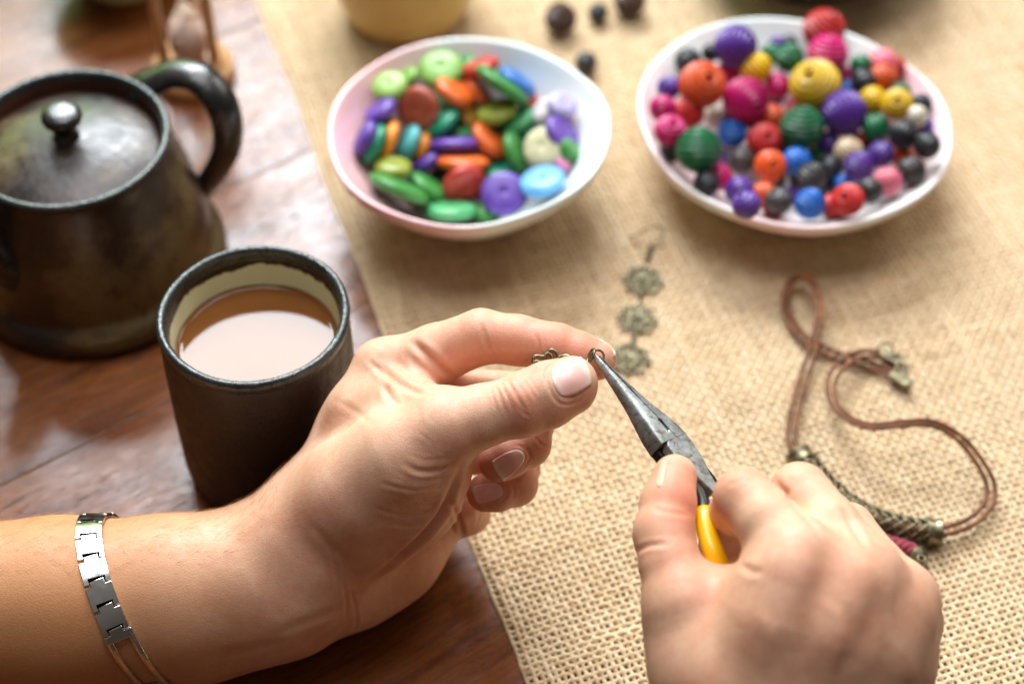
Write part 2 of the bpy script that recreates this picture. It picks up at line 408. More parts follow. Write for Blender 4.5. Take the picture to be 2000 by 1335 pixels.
# ------------------------------------------------------------------ things along the back
hx, hy = W(378, 138, 3)[:2]
hg = empty('hourglass', (hx, hy, 0)); tag(hg, 'small wooden hourglass with pale pink sand behind the teapot handle', 'hourglass')
kw = N('turned_wood'); cw = kw.coord('Object', (1, 1, 6))
kw.set(Base_Color=kw.ramp(kw.noise(cw, 60, 4), [(0.3, S(196, 146, 98)), (0.7, S(220, 176, 126))]), Roughness=0.4)
V, Fc = lathe([(0.01, 0), (18, 0), (19.4, 1), (19.6, 5), (19.2, 7.5), (17.4, 8.4), (16.4, 9.2), (16.2, 11.5), (15.4, 12.6), (0.01, 12.6)], 64)
for zz, fl in ((0, 1), (92, -1)):
    V2 = [(x, y, (zz + z * fl)) for x, y, z in V]
    o = obj('disc', mesh('disc', V2, Fc if fl > 0 else [f[::-1] for f in Fc]), kw.m, loc=(hx, hy, 0)); set_parent(o, hg)
for a in (math.radians(190), math.radians(-20), math.radians(85)):
    V, Fc = lathe([(2.3, 12), (2.9, 16), (2.4, 22), (2.6, 45), (2.4, 70), (2.9, 76), (2.3, 80)], 20)
    o = obj('post', mesh('post', V, Fc), kw.m, loc=(hx + 12.6 * math.cos(a), hy + 12.6 * math.sin(a), 0)); set_parent(o, hg)
kg = N('clear_glass'); kg.set(Base_Color=(0.97, 0.98, 0.97), Roughness=0.02, Transmission_Weight=1.0, IOR=1.25)
gp = [(0.01, 12.8), (5, 13), (8.6, 17), (9.0, 24), (7.6, 32), (4, 40), (1.5, 46), (4, 52), (7.6, 60), (9, 68), (8.6, 75), (5, 79.3), (0.01, 79.5)]
place_lathe('glass', [tuple(p) for p in smooth_path([(r, z, 0) for r, z in gp], 60)[:, :2]], kg.m, hg, hx, hy, 48)
ks = N('pink_sand'); ks.set(Base_Color=S(238, 205, 192), Roughness=0.9)
place_lathe('sand', [(0.01, 13.6), (5, 13.8), (8.1, 17.2), (8.5, 24), (8.0, 27.5), (4, 31), (0.01, 33)], ks.m, hg, hx, hy, 40)
YEL = glaze('mustard_glaze', [(0.3, S(204, 172, 104)), (0.7, S(220, 190, 124))], 40, (0.35, 0.5)).m
yx, yy = W(790, 90, RZ)[:2]; yy += 27
yc = empty('cup', (yx, yy, RZ)); tag(yc, 'mustard-yellow clay cup standing behind the bowl of disc beads', 'cup')
place_lathe('body', [(r, z + RZ) for r, z in [(0.01, 0.2), (25, 0.2), (27.5, 1.2), (29.5, 4), (33, 14), (36.5, 28), (39.5, 44), (41.5, 60), (40.8, 61), (39.8, 60), (37.5, 42), (33, 18), (26, 6), (0.01, 5)]], YEL, yc, yx, yy)
PALE = glaze('pale_green_glaze', [(0.3, S(196, 200, 150)), (0.7, S(214, 216, 170))], 30, (0.2, 0.35)).m
gx, gy = W(232, 14, 0)[:2]; gy += 20
gb = obj('bowl', mesh('bowl', *lathe([(0.01, 0), (18, 0), (20, 0.8), (22, 4), (33, 18), (40, 32), (39, 33), (37, 31), (30, 17), (20, 6), (0.01, 5)], 72)), PALE, loc=(gx, gy, 0))
tag(gb, 'pale green glazed bowl at the top left edge, only its base in view', 'bowl')
bx, by = W(1592, 18, RZ)[:2]; by += 36
bb = obj('bowl', mesh('bowl', *lathe([(0.01, 0), (32, 0), (35, 0.8), (37.5, 4), (50, 16), (62, 30), (61, 31), (58, 29), (46, 15), (34, 6), (0.01, 5)], 72)), DARK, loc=(bx, by, RZ))
tag(bb, 'black bowl at the top edge behind the dish of round beads', 'bowl')
# ------------------------------------------------------------------ bead bowls
def porcelain(name, tint_pos):
    k = N(name); co = k.coord('Object'); n1 = k.noise(co, 14, 3, 0.5)
    sx = k.n('ShaderNodeSeparateXYZ'); k.l(co, sx.inputs[0])
    f = k.math('ADD', n1, k.math('MULTIPLY', sx.outputs['X'], tint_pos))
    c = k.ramp(f, [(0.32, S(236, 188, 190)), (0.50, S(238, 214, 212)), (0.6, S(236, 238, 234)), (0.75, S(222, 234, 234))])
    k.set(Base_Color=c, Roughness=0.18, Specular_IOR_Level=0.5, Coat_Weight=0.3, Coat_Roughness=0.08, Normal=k.bump(k.noise(co, 45, 2), 0.12, 0.002))
    return k.m
def bowl_prof(R, H, foot):
    inner = lambda r: 5.5 + (H - 5.5) * np.clip((r - foot * 0.72) / (R - 2.2 - foot * 0.72), 0, 1) ** 1.55
    rs = np.linspace(0.01, R - 2.4, 26)
    pr = [(float(r), float(inner(r))) for r in rs]
    pr += [(R - 1.6, H + 0.5), (R - 0.7, H + 0.6), (R, H - 0.1), (R - 0.1, H - 1.2)]
    ro = np.linspace(R - 1.2, foot, 16)
    pr += [(float(r), float(max(inner(r - 2.2) - 3.9, 2.0))) for r in ro]
    pr += [(foot - 0.2, 0.3), (foot - 1.5, 0.0), (foot - 3.5, 0.3), (foot - 4, 1.8), (0.01, 1.8)]
    return pr, inner
def make_bowl(name, u, v, R, H, foot, mat, wobble, skew=0.010):
    c = W(u, v, H + RZ); pr, inner = bowl_prof(R, H, foot)
    w = lambda a, r, z: (r * (1 + wobble * (r / R) ** 2 * (skew * math.sin(2 * a + (0.7 if skew > 0 else 0.0)) + 0.007 * math.sin(3 * a + 2.1) + 0.004 * math.sin(7 * a))), z + wobble * (r / R) ** 3 * (0.7 * math.sin(2 * a + 2.5) + 0.4 * math.sin(5 * a)))
    o = obj(name, mesh(name, *lathe(pr, 120, w)), mat, loc=(c[0], c[1], RZ))
    return o, c, inner
b1, c1_, in1 = make_bowl('bowl', 915, 250, 60.5, 41, 26, porcelain('pink_white_porcelain', 5.0), 1.0)
tag(b1, 'white and pale pink porcelain bowl full of flat disc beads', 'bowl')
b2, c2_, in2 = make_bowl('dish', 1549, 229, 68.5, 31, 34, porcelain('blush_porcelain', -1.2), 1.0, -0.030)
tag(b2, 'shallow blush-white porcelain dish heaped with round wooden beads', 'dish')

COLS = dict(orange=(232, 96, 24), purple=(104, 62, 160), red=(206, 48, 44), magenta=(212, 24, 120), yellow=(238, 196, 16), green=(12, 116, 72), black=(44, 46, 52),
            gray=(70, 64, 62), pink=(240, 130, 150), white=(236, 226, 204), blue=(22, 112, 200), tan=(206, 184, 150), brown=(84, 50, 28))
def paint_mat(name, rgb, rough=0.34):
    k = N(name); co = k.coord('Object'); oi = k.n('ShaderNodeObjectInfo')
    hs = k.n('ShaderNodeHueSaturation'); hs.inputs['Color'].default_value = (*[x ** 1.12 * 0.82 for x in S(*rgb)], 1)
    k.l(k.math('ADD', 0.85, k.math('MULTIPLY', oi.outputs['Random'], 0.3)), hs.inputs['Value'])
    c = k.mix(k.rampf(k.noise(co, 260, 4), [(0.45, 0.0), (0.8, 0.28)]), hs.outputs[0], tuple(0.55 * x for x in S(*rgb)))
    k.set(Base_Color=c, Roughness=rough, Specular_IOR_Level=0.5, Normal=k.bump(k.noise(co, 500, 3), 0.15, 0.0004))
    return k.m
BM = {n: paint_mat('painted_wood_' + n, c) for n, c in COLS.items()}
_bead = {}
def bead_mesh(r, ridges):
    key = (round(r * 2) / 2, ridges)
    if key not in _bead:
        r = key[0]; hole = 0.17 * r if r > 5 else 0.2 * r; m = 12 * ridges if ridges else 26
        t0 = math.asin(min(0.9, hole / r)); pr = []
        for i in range(m + 1):
            t = t0 + (math.pi - 2 * t0) * i / m
            q = r * (1 + ((0.042 if r > 6.9 else 0.024) * (math.cos(2 * math.pi * ridges * i / m) - 1) if ridges else 0))
            pr.append((q * math.sin(t), q * math.cos(t) * 0.97))
        pr = [(hole * 0.85, -pr[0][1] * 0.0), (hole * 0.88, pr[0][1] * 0.8)] + pr + [(hole * 0.88, -pr[0][1] * 0.8), (hole * 0.85, 0.0)]
        _bead[key] = mesh('bead', *lathe(pr, 36 if r > 6 else 24))
    return _bead[key]
def align(o, axis):
    o.rotation_mode = 'QUATERNION'; o.rotation_quaternion = Vector(axis).to_track_quat('Z', 'Y')
# photo crop coordinates (x, y, diameter), colour, layer (2 = lies on top), optional direction of the hole seen (camera right, up, towards)
SC = 1944 / 670.0
BL = [(440, 480, 250, 'orange', 2), (630, 265, 235, 'purple', 2, (0.8, 0.05, 0.55)), (1130, 170, 225, 'red', 2), (1150, 310, 225, 'magenta', 2), (1080, 480, 275, 'yellow', 2),
      (685, 570, 250, 'magenta', 2, (0.45, -0.35, 0.8)), (1005, 725, 235, 'green', 3, (0, 0.85, 0.45)), (1240, 640, 250, 'purple', 2, (0.9, 0.3, -0.2)), (420, 850, 255, 'green', 2, (0, 0.95, 0.1)),
      (360, 350, 150, 'black', 1), (490, 300, 100, 'black', 0), (590, 415, 140, 'magenta', 1), (745, 385, 170, 'yellow', 2), (935, 330, 165, 'green', 1), (825, 310, 120, 'green', 0), (930, 250, 100, 'black', 0),
      (865, 252, 90, 'purple', 0), (865, 490, 155, 'magenta', 1), (1340, 370, 120, 'green', 1), (1465, 355, 145, 'pink', 1), (1465, 440, 150, 'orange', 1), (1350, 460, 145, 'black', 1), (250, 500, 135, 'purple', 1),
      (215, 615, 145, 'magenta', 1), (258, 740, 165, 'magenta', 1, (0.1, 0.4, 0.7)), (360, 635, 175, 'red', 1), (530, 658, 160, 'white', 1), (610, 752, 165, 'blue', 1), (825, 665, 155, 'orange', 1), (980, 610, 145, 'pink', 1),
      (790, 795, 195, 'red', 1, (0.1, 0.25, 0.95)), (1270, 510, 120, 'blue', 0), (1250, 430, 110, 'magenta', 0), (1405, 570, 150, 'yellow', 1, (0.1, -0.5, 0.8)), (1545, 590, 170, 'yellow', 2, (-0.2, 0.2, 0.95)), (1565, 530, 120, 'green', 0),
      (1680, 590, 120, 'black', 1), (1655, 660, 120, 'white', 1), (1425, 725, 160, 'green', 1), (1580, 765, 155, 'black', 1), (1715, 825, 140, 'black', 1), (1150, 810, 130, 'purple', 0), (1270, 860, 160, 'tan', 1), (1450, 875, 145, 'purple', 1),
      (1580, 885, 140, 'orange', 0), (1625, 965, 155, 'gray', 1), (1490, 1030, 160, 'pink', 1), (1330, 945, 175, 'purple', 2), (1170, 945, 130, 'black', 0), (975, 915, 155, 'blue', 1), (1075, 885, 100, 'green', 0), (825, 940, 175, 'orange', 2),
      (660, 905, 155, 'gray', 1), (525, 1005, 155, 'magenta', 1), (650, 1080, 165, 'purple', 1), (790, 1105, 150, 'orange', 0), (870, 1140, 150, 'gray', 1), (960, 1090, 90, 'purple', 0), (1060, 1005, 170, 'gray', 1), (1050, 1155, 180, 'blue', 1),
      (1155, 1105, 90, 'gray', 0), (1265, 1132, 172, 'red', 1), (1390, 1080, 140, 'gray', 1, (0, -0.1, 0.95)), (1240, 1040, 110, 'blue', 0), (580, 890, 90, 'purple', 0), (1330, 790, 90, 'red', 0), (720, 690, 90, 'black', 0), (1100, 610, 110, 'orange', 0)]
def zmin(u, v, r, cen, inner, R):
    z = RZ + 5.5 + r * 0.9
    while z < RZ + 60:
        p = W(u, v, z); q = math.hypot(p[0] - cen[0], p[1] - cen[1])
        if q < R - 2 and z >= RZ + float(inner(q)) + r * (0.92 + 0.25 * min(1, q / R)): break
        z += 0.4
    return z
fr = np.random.default_rng(5)                       # the lower layer that shows between the others
for gx_ in range(9):
    for gy_ in range(6):
        x, y = 270 + gx_ * 178 + fr.uniform(-40, 40) + 40 * (gy_ % 2), 400 + gy_ * 155 + fr.uniform(-30, 30)
        if ((x - 950) / 800) ** 2 + ((y - 725) / 490) ** 2 < 1: BL.append((x, y, 145, ['black', 'gray', 'brown', 'purple', 'black', 'green', 'red'][fr.integers(7)], -1))
beads = []
for b in BL:
    u, v = 1220 + b[0] / SC, b[1] / SC
    Z0 = depth(W(u, v, 25)); r = b[2] / SC / 2 * Z0 / F * 1.06
    zm = zmin(u, v, r, c2_, in2, 68.5)
    beads.append(dict(u=u, v=v, r=r, col=b[3], lay=b[4], hole=b[5] if len(b) > 5 else None, z0=zm, z=zm + {-1: 0, 0: 3, 1: 6, 2: 10, 3: 13}[b[4]], big=b[2] > 200))
def settle(bs):
    """each bead keeps its line of sight and slides along it until it rests in the dish and on its neighbours"""
    for it in range(140):
        pos = [W(b['u'], b['v'], b['z']) for b in bs]
        mv = np.zeros(len(bs))
        for i in range(len(bs)):
            for j in range(i + 1, len(bs)):
                d = pos[i] - pos[j]; s = bs[i]['r'] + bs[j]['r'] - math.sqrt(d @ d)
                if s > 0.15:
                    up_i = (bs[i]['lay'], bs[i]['v']) >= (bs[j]['lay'], bs[j]['v'])
                    q = min(0.22 * s, 0.6)
                    mv[i] += q if up_i else -q; mv[j] += -q if up_i else q
        for b, m in zip(bs, mv):
            b['z'] = min(max(b['z'] + float(np.clip(m, -0.8, 0.8)) - 0.03, b['z0']), b['z0'] + 13)
settle(beads)
def hidden(b):
    n = k = 0
    for a in np.linspace(0, 2 * math.pi, 24, endpoint=False):
        for q in (0.35, 0.7, 0.97):
            rp = b['r'] * F / depth(W(b['u'], b['v'], b['z'])); u, v = b['u'] + q * rp * math.cos(a), b['v'] + q * rp * math.sin(a); n += 1
            k += any(o is not b and o['lay'] > b['lay'] and math.hypot(o['u'] - u, o['v'] - v) < o['r'] * F / depth(W(o['u'], o['v'], o['z'])) for o in beads)
    return k / n
beads = [b for b in beads if b['lay'] >= 0 or hidden(b) < 0.93]
for b in beads:
    p = W(b['u'], b['v'], b['z'])
    me = bead_mesh(b['r'], 10 if b['big'] else 8)
    o = obj('bead', me, BM[b['col']], loc=p)
    if b['hole']: a = RT * b['hole'][0] + UP * b['hole'][1] - FW * b['hole'][2]
    else: a = np.array([random.gauss(0, 0.5), random.gauss(0, 0.5), random.choice((-1, 1)) * random.uniform(0.5, 1)])
    align(o, a); b['o'] = o
# a label for each: its own look, then two neighbours that can be found
def where(a, b):
    du, dv = a['u'] - b['u'], a['v'] - b['v']
    if abs(du) > 1.4 * abs(dv): return 'right of' if du > 0 else 'left of'
    return 'below' if dv > 0 else 'above'
def label_all(bs, kind, cat, group, far=None):
    for b in bs: b['nm'] = ('large ' if b['big'] else 'small ') + b['col'] if 'nm' not in b else b['nm']
    used = set(); cnt = {n_: sum(b['nm'] == n_ for b in bs) for n_ in {b['nm'] for b in bs}}
    for b in bs:
        others = sorted((o for o in bs if o is not b and o['nm'] != b['nm'] and o['lay'] > 0), key=lambda o: math.hypot(o['u'] - b['u'], o['v'] - b['v']) * (0.55 if cnt[o['nm']] == 1 else 0.75 if o['big'] or cnt[o['nm']] == 2 else 1.0))[:9]
        opts = [(x, y) for i, x in enumerate(others) for y in others[i + 1:] if x['nm'] != y['nm'] and where(b, x) != where(b, y)]
        opts.sort(key=lambda xy: others.index(xy[0]) + others.index(xy[1]))
        for x, y in opts:
            s = '%s %s %s the %s one, %s the %s one' % (b['nm'], kind, where(b, x), x['nm'], where(b, y), y['nm'])
            if s not in used: break
        used.add(s); tag(b['o'], s, cat, group)
label_all(beads, 'bead', 'bead', 'round beads heaped in the dish')
for (u, v, d, col, lab) in [(1095, 36, 66, 'brown', 'largest dark brown ribbed bead lying loose on the burlap behind the bowls'), (1168, 25, 40, 'black', 'small black bead on the burlap between the two loose brown beads'),
                            (1230, 2, 62, 'brown', 'brown ribbed bead cut by the top edge, rightmost of the loose beads'), (1145, 123, 44, 'black', 'small black bead lying loose beside the rim of the disc bead bowl')]:
    r = d / 2 * depth(W(u, v, 8)) / F
    o = obj('bead', bead_mesh(r, 11 if d > 50 else 8), BM[col], loc=W(u, v, RZ + r * 0.95)); align(o, (0.3, 0.2, 1)); tag(o, lab, 'bead', 'loose beads on the burlap')

# --- flat disc beads
DC = dict(rust=(176, 88, 62), lime=(138, 182, 84), paleline=(160, 196, 104), purple=(112, 74, 170), orange=(226, 110, 36), red=(196, 62, 50), green=(66, 142, 62), blue=(60, 120, 190), olive=(150, 160, 50), mint=(84, 170, 110),
          yellow=(236, 184, 84), teal=(30, 146, 110), aqua=(90, 180, 178), amber=(236, 150, 30), cream=(226, 220, 180), violet=(104, 70, 166), sky=(112, 176, 226), white=(236, 228, 236), lavender=(190, 180, 220), pink=(232, 150, 190), dark=(40, 54, 44))
DC['pale lime'] = DC.pop('paleline')
def shell_mat(name, rgb):
    k = N(name); co = k.coord('Object'); n1 = k.noise(co, 120, 3, 0.55, 0.8)
    a = tuple(x ** 1.1 * 0.84 for x in S(*rgb)); lt = tuple(min(1, x * 1.25 + 0.03) for x in a); dk = tuple(x * 0.75 for x in a)
    c = k.ramp(n1, [(0.25, dk), (0.42, a), (0.75, lt)])
    k.set(Base_Color=c, Roughness=0.36, Specular_IOR_Level=0.45, Normal=k.bump(k.noise(co, 200, 2), 0.1, 0.0006)); return k.m
DM = {n: shell_mat('lacquered_shell_' + n.replace(' ', '_'), c) for n, c in DC.items()}
def disc_mesh(D, T):
    key = ('d', round(D), round(T * 2))
    if key not in _bead:
        D, T = round(D), round(T * 2) / 2; R, h = D / 2, T / 2; pr = [(0.35, -h * 0.5), (0.4, h * 0.7), (0.62, h * 0.97)]
        for a in np.linspace(90, -90, 26): pr.append((max(0.7, R * max(0, math.cos(math.radians(a))) ** 0.55), h * math.copysign(abs(math.sin(math.radians(a))) ** 0.85, a)))
        pr += [(0.62, -h * 0.97), (0.4, -h * 0.7), (0.35, h * 0.5)]
        _bead[key] = mesh('disc_bead', *lathe(pr, 40))
    return _bead[key]
SD = 1806 / 460.0
DL = [(535, 440, 300, 25, -140, 'rust', 2), (710, 140, 300, 30, 100, 'lime', 1), (320, 270, 240, 35, 110, 'pale lime', 1), (460, 205, 170, 55, 140, 'lime', 0), (245, 465, 250, 62, 130, 'purple', 1), (820, 310, 285, 60, 55, 'orange', 2),
      (1000, 310, 240, 70, 40, 'orange', 1), (1010, 125, 270, 70, 110, 'red', 1), (1180, 255, 420, 80, 55, 'green', 2), (1300, 235, 280, 75, 52, 'blue', 1), (900, 105, 160, 50, 120, 'green', 0), (1140, 465, 280, 58, 110, 'olive', 2),
      (1290, 530, 280, 55, 122, 'mint', 1), (940, 490, 210, 62, 20, 'yellow', 1), (715, 548, 290, 65, 130, 'teal', 2), (830, 560, 150, 50, 90, 'amber', 0), (860, 630, 230, 66, 92, 'mint', 1), (820, 715, 370, 82, 92, 'purple', 2),
      (1095, 690, 310, 64, 40, 'orange', 2), (130, 665, 250, 72, 155, 'violet', 1), (205, 720, 290, 78, 156, 'teal', 1), (300, 710, 320, 78, 160, 'amber', 1), (452, 712, 290, 68, 155, 'aqua', 1), (560, 742, 240, 76, 160, 'amber', 1),
      (600, 850, 250, 75, 125, 'violet', 1), (885, 850, 360, 74, 88, 'orange', 2), (345, 895, 240, 58, 85, 'olive', 2), (1290, 785, 320, 70, 18, 'green', 2), (1500, 740, 290, 25, 150, 'cream', 2), (1640, 630, 270, 52, 35, 'purple', 1),
      (1510, 460, 200, 50, 150, 'white', 1), (1640, 415, 210, 40, 60, 'lavender', 1), (1610, 500, 190, 80, 90, 'pink', 0), (390, 1050, 440, 82, 66, 'green', 2), (630, 1050, 320, 76, 55, 'green', 1), (890, 1030, 300, 45, -60, 'red', 2),
      (1170, 925, 270, 58, 92, 'teal', 1), (1195, 1092, 315, 14, 90, 'violet', 3), (1490, 1000, 315, 50, 105, 'sky', 2), (1640, 865, 130, 50, 40, 'pink', 0), (780, 1222, 360, 72, 92, 'mint', 1), (1060, 1230, 220, 60, 90, 'green', 0),
      (1120, 835, 200, 60, 60, 'red', 0), (730, 960, 260, 60, 120, 'dark', 0), (1430, 620, 240, 50, 60, 'teal', 0), (640, 430, 240, 50, 60, 'teal', 0), (1400, 380, 160, 60, 40, 'red', 0), (1000, 1140, 260, 60, 90, 'dark', 0),
      (480, 980, 260, 50, 60, 'dark', 0), (1690, 750, 200, 60, 30, 'green', 0), (780, 400, 220, 50, 120, 'green', 0), (1290, 1000, 220, 50, 90, 'dark', 0), (270, 600, 220, 40, 90, 'dark', 0), (1180, 600, 200, 40, 90, 'green', 0)]
discs = []
for d in DL:
    u, v = 680 + d[0] / SD, 100 + d[1] / SD
    z = zmin(u, v, 4.6, c1_, in1, 60.5) + [0, 4.5, 9, 11][d[6]] + (v - 100) * 0.008
    p = W(u, v, z); D = 1.15 * d[2] / SD * depth(p) / F; al, ph = math.radians(d[3]), math.radians(d[4])
    n_ = (RT * math.cos(ph) + UP * math.sin(ph)) * math.sin(al) - FW * math.cos(al)
    o = obj('disc_bead', disc_mesh(D, 6.6 if D > 12 else 4.8), DM[d[5]], loc=p); align(o, n_)
    discs.append(dict(u=u, v=v, o=o, big=False, col=d[5], nm={'dark': 'dark green', 'sky': 'sky blue'}.get(d[5], d[5]), z=z, lay=d[6]))
label_all(discs, 'disc bead', 'bead', 'disc beads in the bowl')
# ------------------------------------------------------------------ hands: signed distance shapes grown into one skin
def cone_sdf(P, a, b, ra, rb):
    ba = b - a; l2 = float(ba @ ba); pa = P - a
    t = np.clip((pa @ ba) / max(l2, 1e-6), 0, 1)
    d = pa - t[:, None] * ba
    return np.sqrt((d * d).sum(1)) - (ra + (rb - ra) * t)
class Hand:
    def __init__(s): s.pr = []
    def chain(s, pts, k):
        """pts: (u, v, Z, r) photo pixel, axial depth and radius in mm"""
        q = [(KD(p[0], p[1], p[2]).astype(np.float32), p[3]) for p in pts]
        ks = k if isinstance(k, (list, tuple)) else [k] * (len(q) - 1)
        for (a, ra), (b, rb), kk in zip(q[:-1], q[1:], ks): s.pr.append((a, b, ra, rb, kk, 1))
        return s
    def ball(s, u, v, Z, r, k, sign=1):
        a = KD(u, v, Z).astype(np.float32); s.pr.append((a, a + np.float32(0.01), r, r, k, sign)); return s
    def box(s, p, m):
        a, b, ra, rb = p[:4]; r = max(ra, rb) + m
        return np.minimum(a, b) - r, np.maximum(a, b) + r
    def eval_pts(s, P, m=16.0):
        out = np.full(len(P), 40.0, np.float32)
        for p in s.pr:
            lo, hi = s.box(p, m)
            w = np.nonzero(((P >= lo) & (P <= hi)).all(1))[0]
            if len(w): out[w] = s.comb(out[w], cone_sdf(P[w], *p[:4]), p[4], p[5])
        return out
    @staticmethod
    def comb(a, b, k, sign):
        if sign > 0:
            h = np.maximum(k - np.abs(a - b), 0) / k
            return np.minimum(a, b) - h * h * k * 0.25
        b = -b
        h = np.maximum(k - np.abs(a - b), 0) / k
        return np.maximum(a, b) + h * h * k * 0.25
    def surface(s, step, clip_lo, clip_hi, split=1):
        lo = np.maximum(np.min([s.box(p, 4)[0] for p in s.pr], 0), clip_lo)
        hi = np.minimum(np.max([s.box(p, 4)[1] for p in s.pr], 0), clip_hi)
        n = np.ceil((hi - lo) / step).astype(int) + 1
        G = np.full(n, 40.0, np.float32)
        for p in s.pr:
            a, b = s.box(p, 16)
            i0 = np.clip(np.floor((a - lo) / step).astype(int), 0, n); i1 = np.clip(np.ceil((b - lo) / step).astype(int) + 1, 0, n)
            if (i1 <= i0).any(): continue
            ax = [lo[k] + step * np.arange(i0[k], i1[k], dtype=np.float32) for k in range(3)]
            Q = np.stack(np.meshgrid(*ax, indexing='ij'), -1).reshape(-1, 3).astype(np.float32)
            sl = tuple(slice(i0[k], i1[k]) for k in range(3))
            G[sl] = s.comb(G[sl], cone_sdf(Q, *p[:4]).reshape([i1[k] - i0[k] for k in range(3)]), p[4], p[5])
        V, Fq = surface_nets(G, lo, step)
        def project(V, it):
            for _ in range(it):
                e = 0.25; f = s.eval_pts(V)
                g = np.stack([s.eval_pts(V + np.eye(3, dtype=np.float32)[k] * e) - f for k in range(3)], 1) / e
                V = V - np.clip(f, -0.6, 0.6)[:, None] * g / np.maximum((g * g).sum(1), 0.3)[:, None]
            return V
        V = project(V.astype(np.float32), 2)
        for _ in range(split): V, Fq = split_quads(V, Fq)
        V = project(V, 2)
        return V, Fq
def surface_nets(G, lo, step):
    S_ = (G < 0); n = np.array(G.shape)
    c = [S_[i:n[0] - 1 + i, j:n[1] - 1 + j, k:n[2] - 1 + k] for i in (0, 1) for j in (0, 1) for k in (0, 1)]
    cnt = sum(x.astype(np.int8) for x in c)
    cells = np.argwhere((cnt > 0) & (cnt < 8))
    idx = -np.ones(n - 1, np.int64); idx[tuple(cells.T)] = np.arange(len(cells))
    acc = np.zeros((len(cells), 3)); num = np.zeros(len(cells))
    corners = [np.array(x) for x in [(i, j, k) for i in (0, 1) for j in (0, 1) for k in (0, 1)]]
    for a in range(8):
        for b in range(a + 1, 8):
            if np.abs(corners[a] - corners[b]).sum() != 1: continue
            ga = G[tuple((cells + corners[a]).T)]; gb = G[tuple((cells + corners[b]).T)]
            m = (ga < 0) != (gb < 0)
            t = np.where(m, ga / np.where(m, ga - gb, 1), 0)
            acc[m] += (corners[a] + t[:, None] * (corners[b] - corners[a]))[m]; num[m] += 1
    V = lo + step * (cells + acc / np.maximum(num, 1)[:, None])
    quads = []
    for ax in range(3):
        o1, o2 = [(1, 2), (2, 0), (0, 1)][ax]
        sl0 = [slice(None)] * 3; sl1 = [slice(None)] * 3
        sl0[ax] = slice(0, n[ax] - 1); sl1[ax] = slice(1, n[ax])
        e0, e1 = S_[tuple(sl0)], S_[tuple(sl1)]
        for flip in (False, True):
            E = np.argwhere((e0 & ~e1) if not flip else (~e0 & e1))
            E = E[(E[:, o1] > 0) & (E[:, o2] > 0) & (E[:, o1] < n[o1] - 1) & (E[:, o2] < n[o2] - 1)]
            q = []
            for (d1, d2) in ((1, 1), (0, 1), (0, 0), (1, 0)):
                C = E.copy(); C[:, o1] -= d1; C[:, o2] -= d2
                q.append(idx[tuple(C.T)])
            q = np.stack(q, 1)
            if flip: q = q[:, ::-1]
            quads.append(q)
    Q = np.vstack(quads); return V, Q[(Q >= 0).all(1)]
def split_quads(V, Fq):
    n = len(V); e = np.stack([Fq, np.roll(Fq, -1, 1)], -1).reshape(-1, 2); es = np.sort(e, 1)
    key = es[:, 0] * n + es[:, 1]
    uq, inv = np.unique(key, return_inverse=True)
    mid = (V[uq // n] + V[uq % n]) / 2
    cen = V[Fq].mean(1)
    em = (n + inv).reshape(-1, 4); c = n + len(uq) + np.arange(len(Fq))
    Fn = np.concatenate([np.stack([Fq[:, i], em[:, i], c, em[:, i - 1]], 1) for i in range(4)])
    return np.vstack([V, mid, cen]).astype(np.float32), Fn

def vnormals(V, Fq):
    fn = np.cross(V[Fq[:, 2]] - V[Fq[:, 0]], V[Fq[:, 3]] - V[Fq[:, 1]])
    Nn = np.zeros_like(V)
    for i in range(4): np.add.at(Nn, Fq[:, i], fn)
    return Nn / np.maximum(np.linalg.norm(Nn, axis=1), 1e-9)[:, None]
class Caster:
    def __init__(s, V, Fq): s.b = BVHTree.FromPolygons(V.tolist(), Fq.tolist())
    def __call__(s, u, v):
        d = unit(FW + RT * (u - CX) / F - UP * (v - CY) / F)
        h = s.b.ray_cast(Vector(CAM), Vector(d))
        if h[0] is None:
            h = s.b.find_nearest(Vector(W(u, v, 80)))
        return np.array(h[0]), np.array(h[1])
def seg_dist(P, path):
    best = np.full(len(P), 1e9); tt = np.zeros(len(P))
    for i, (a, b) in enumerate(zip(path[:-1], path[1:])):
        ba = b - a; t = np.clip(((P - a) @ ba) / max(ba @ ba, 1e-9), 0, 1)
        d = np.linalg.norm(P - a - t[:, None] * ba, axis=1)
        m = d < best; best[m] = d[m]; tt[m] = (i + t[m]) / (len(path) - 1)
    return best, tt
def crease(V, Nn, cast, px, depth_mm, width, ridge=0.35):
    """a skin fold traced on the surface: a groove with soft raised lips, fading to its ends"""
    px = smooth_path([(a, b, 0) for a, b in px], max(4, len(px) * 3))
    path = np.array([cast(p[0], p[1])[0] for p in px])
    lo, hi = path.min(0) - width * 4, path.max(0) + width * 4
    w = np.nonzero(((V > lo) & (V < hi)).all(1))[0]
    if not len(w): return
    d, t = seg_dist(V[w].astype(float), path)
    fade = np.clip(np.minimum(t, 1 - t) * 4, 0.0, 1)
    g = np.exp(-(d / width) ** 2) - ridge * np.exp(-((d - 1.9 * width) / (1.1 * width)) ** 2)
    V[w] -= (Nn[w] * (depth_mm * g * fade)[:, None]).astype(V.dtype)
def lump(V, Nn, cast, u, v, r, h, p=None):
    c = cast(u, v)[0] if p is None else p
    w = np.nonzero((np.abs(V - c) < 3 * r).all(1))[0]
    d2 = ((V[w] - c) ** 2).sum(1)
    V[w] += Nn[w] * (h * np.exp(-d2 / r ** 2))[:, None].astype(V.dtype)
def spots(V, cast, lst):
    out = np.zeros(len(V))
    for (u, v, r, s_) in lst:
        c = cast(u, v)[0]; out += s_ * np.exp(-((V - c) ** 2).sum(1) / r ** 2)
    return np.clip(out, -1, 1)
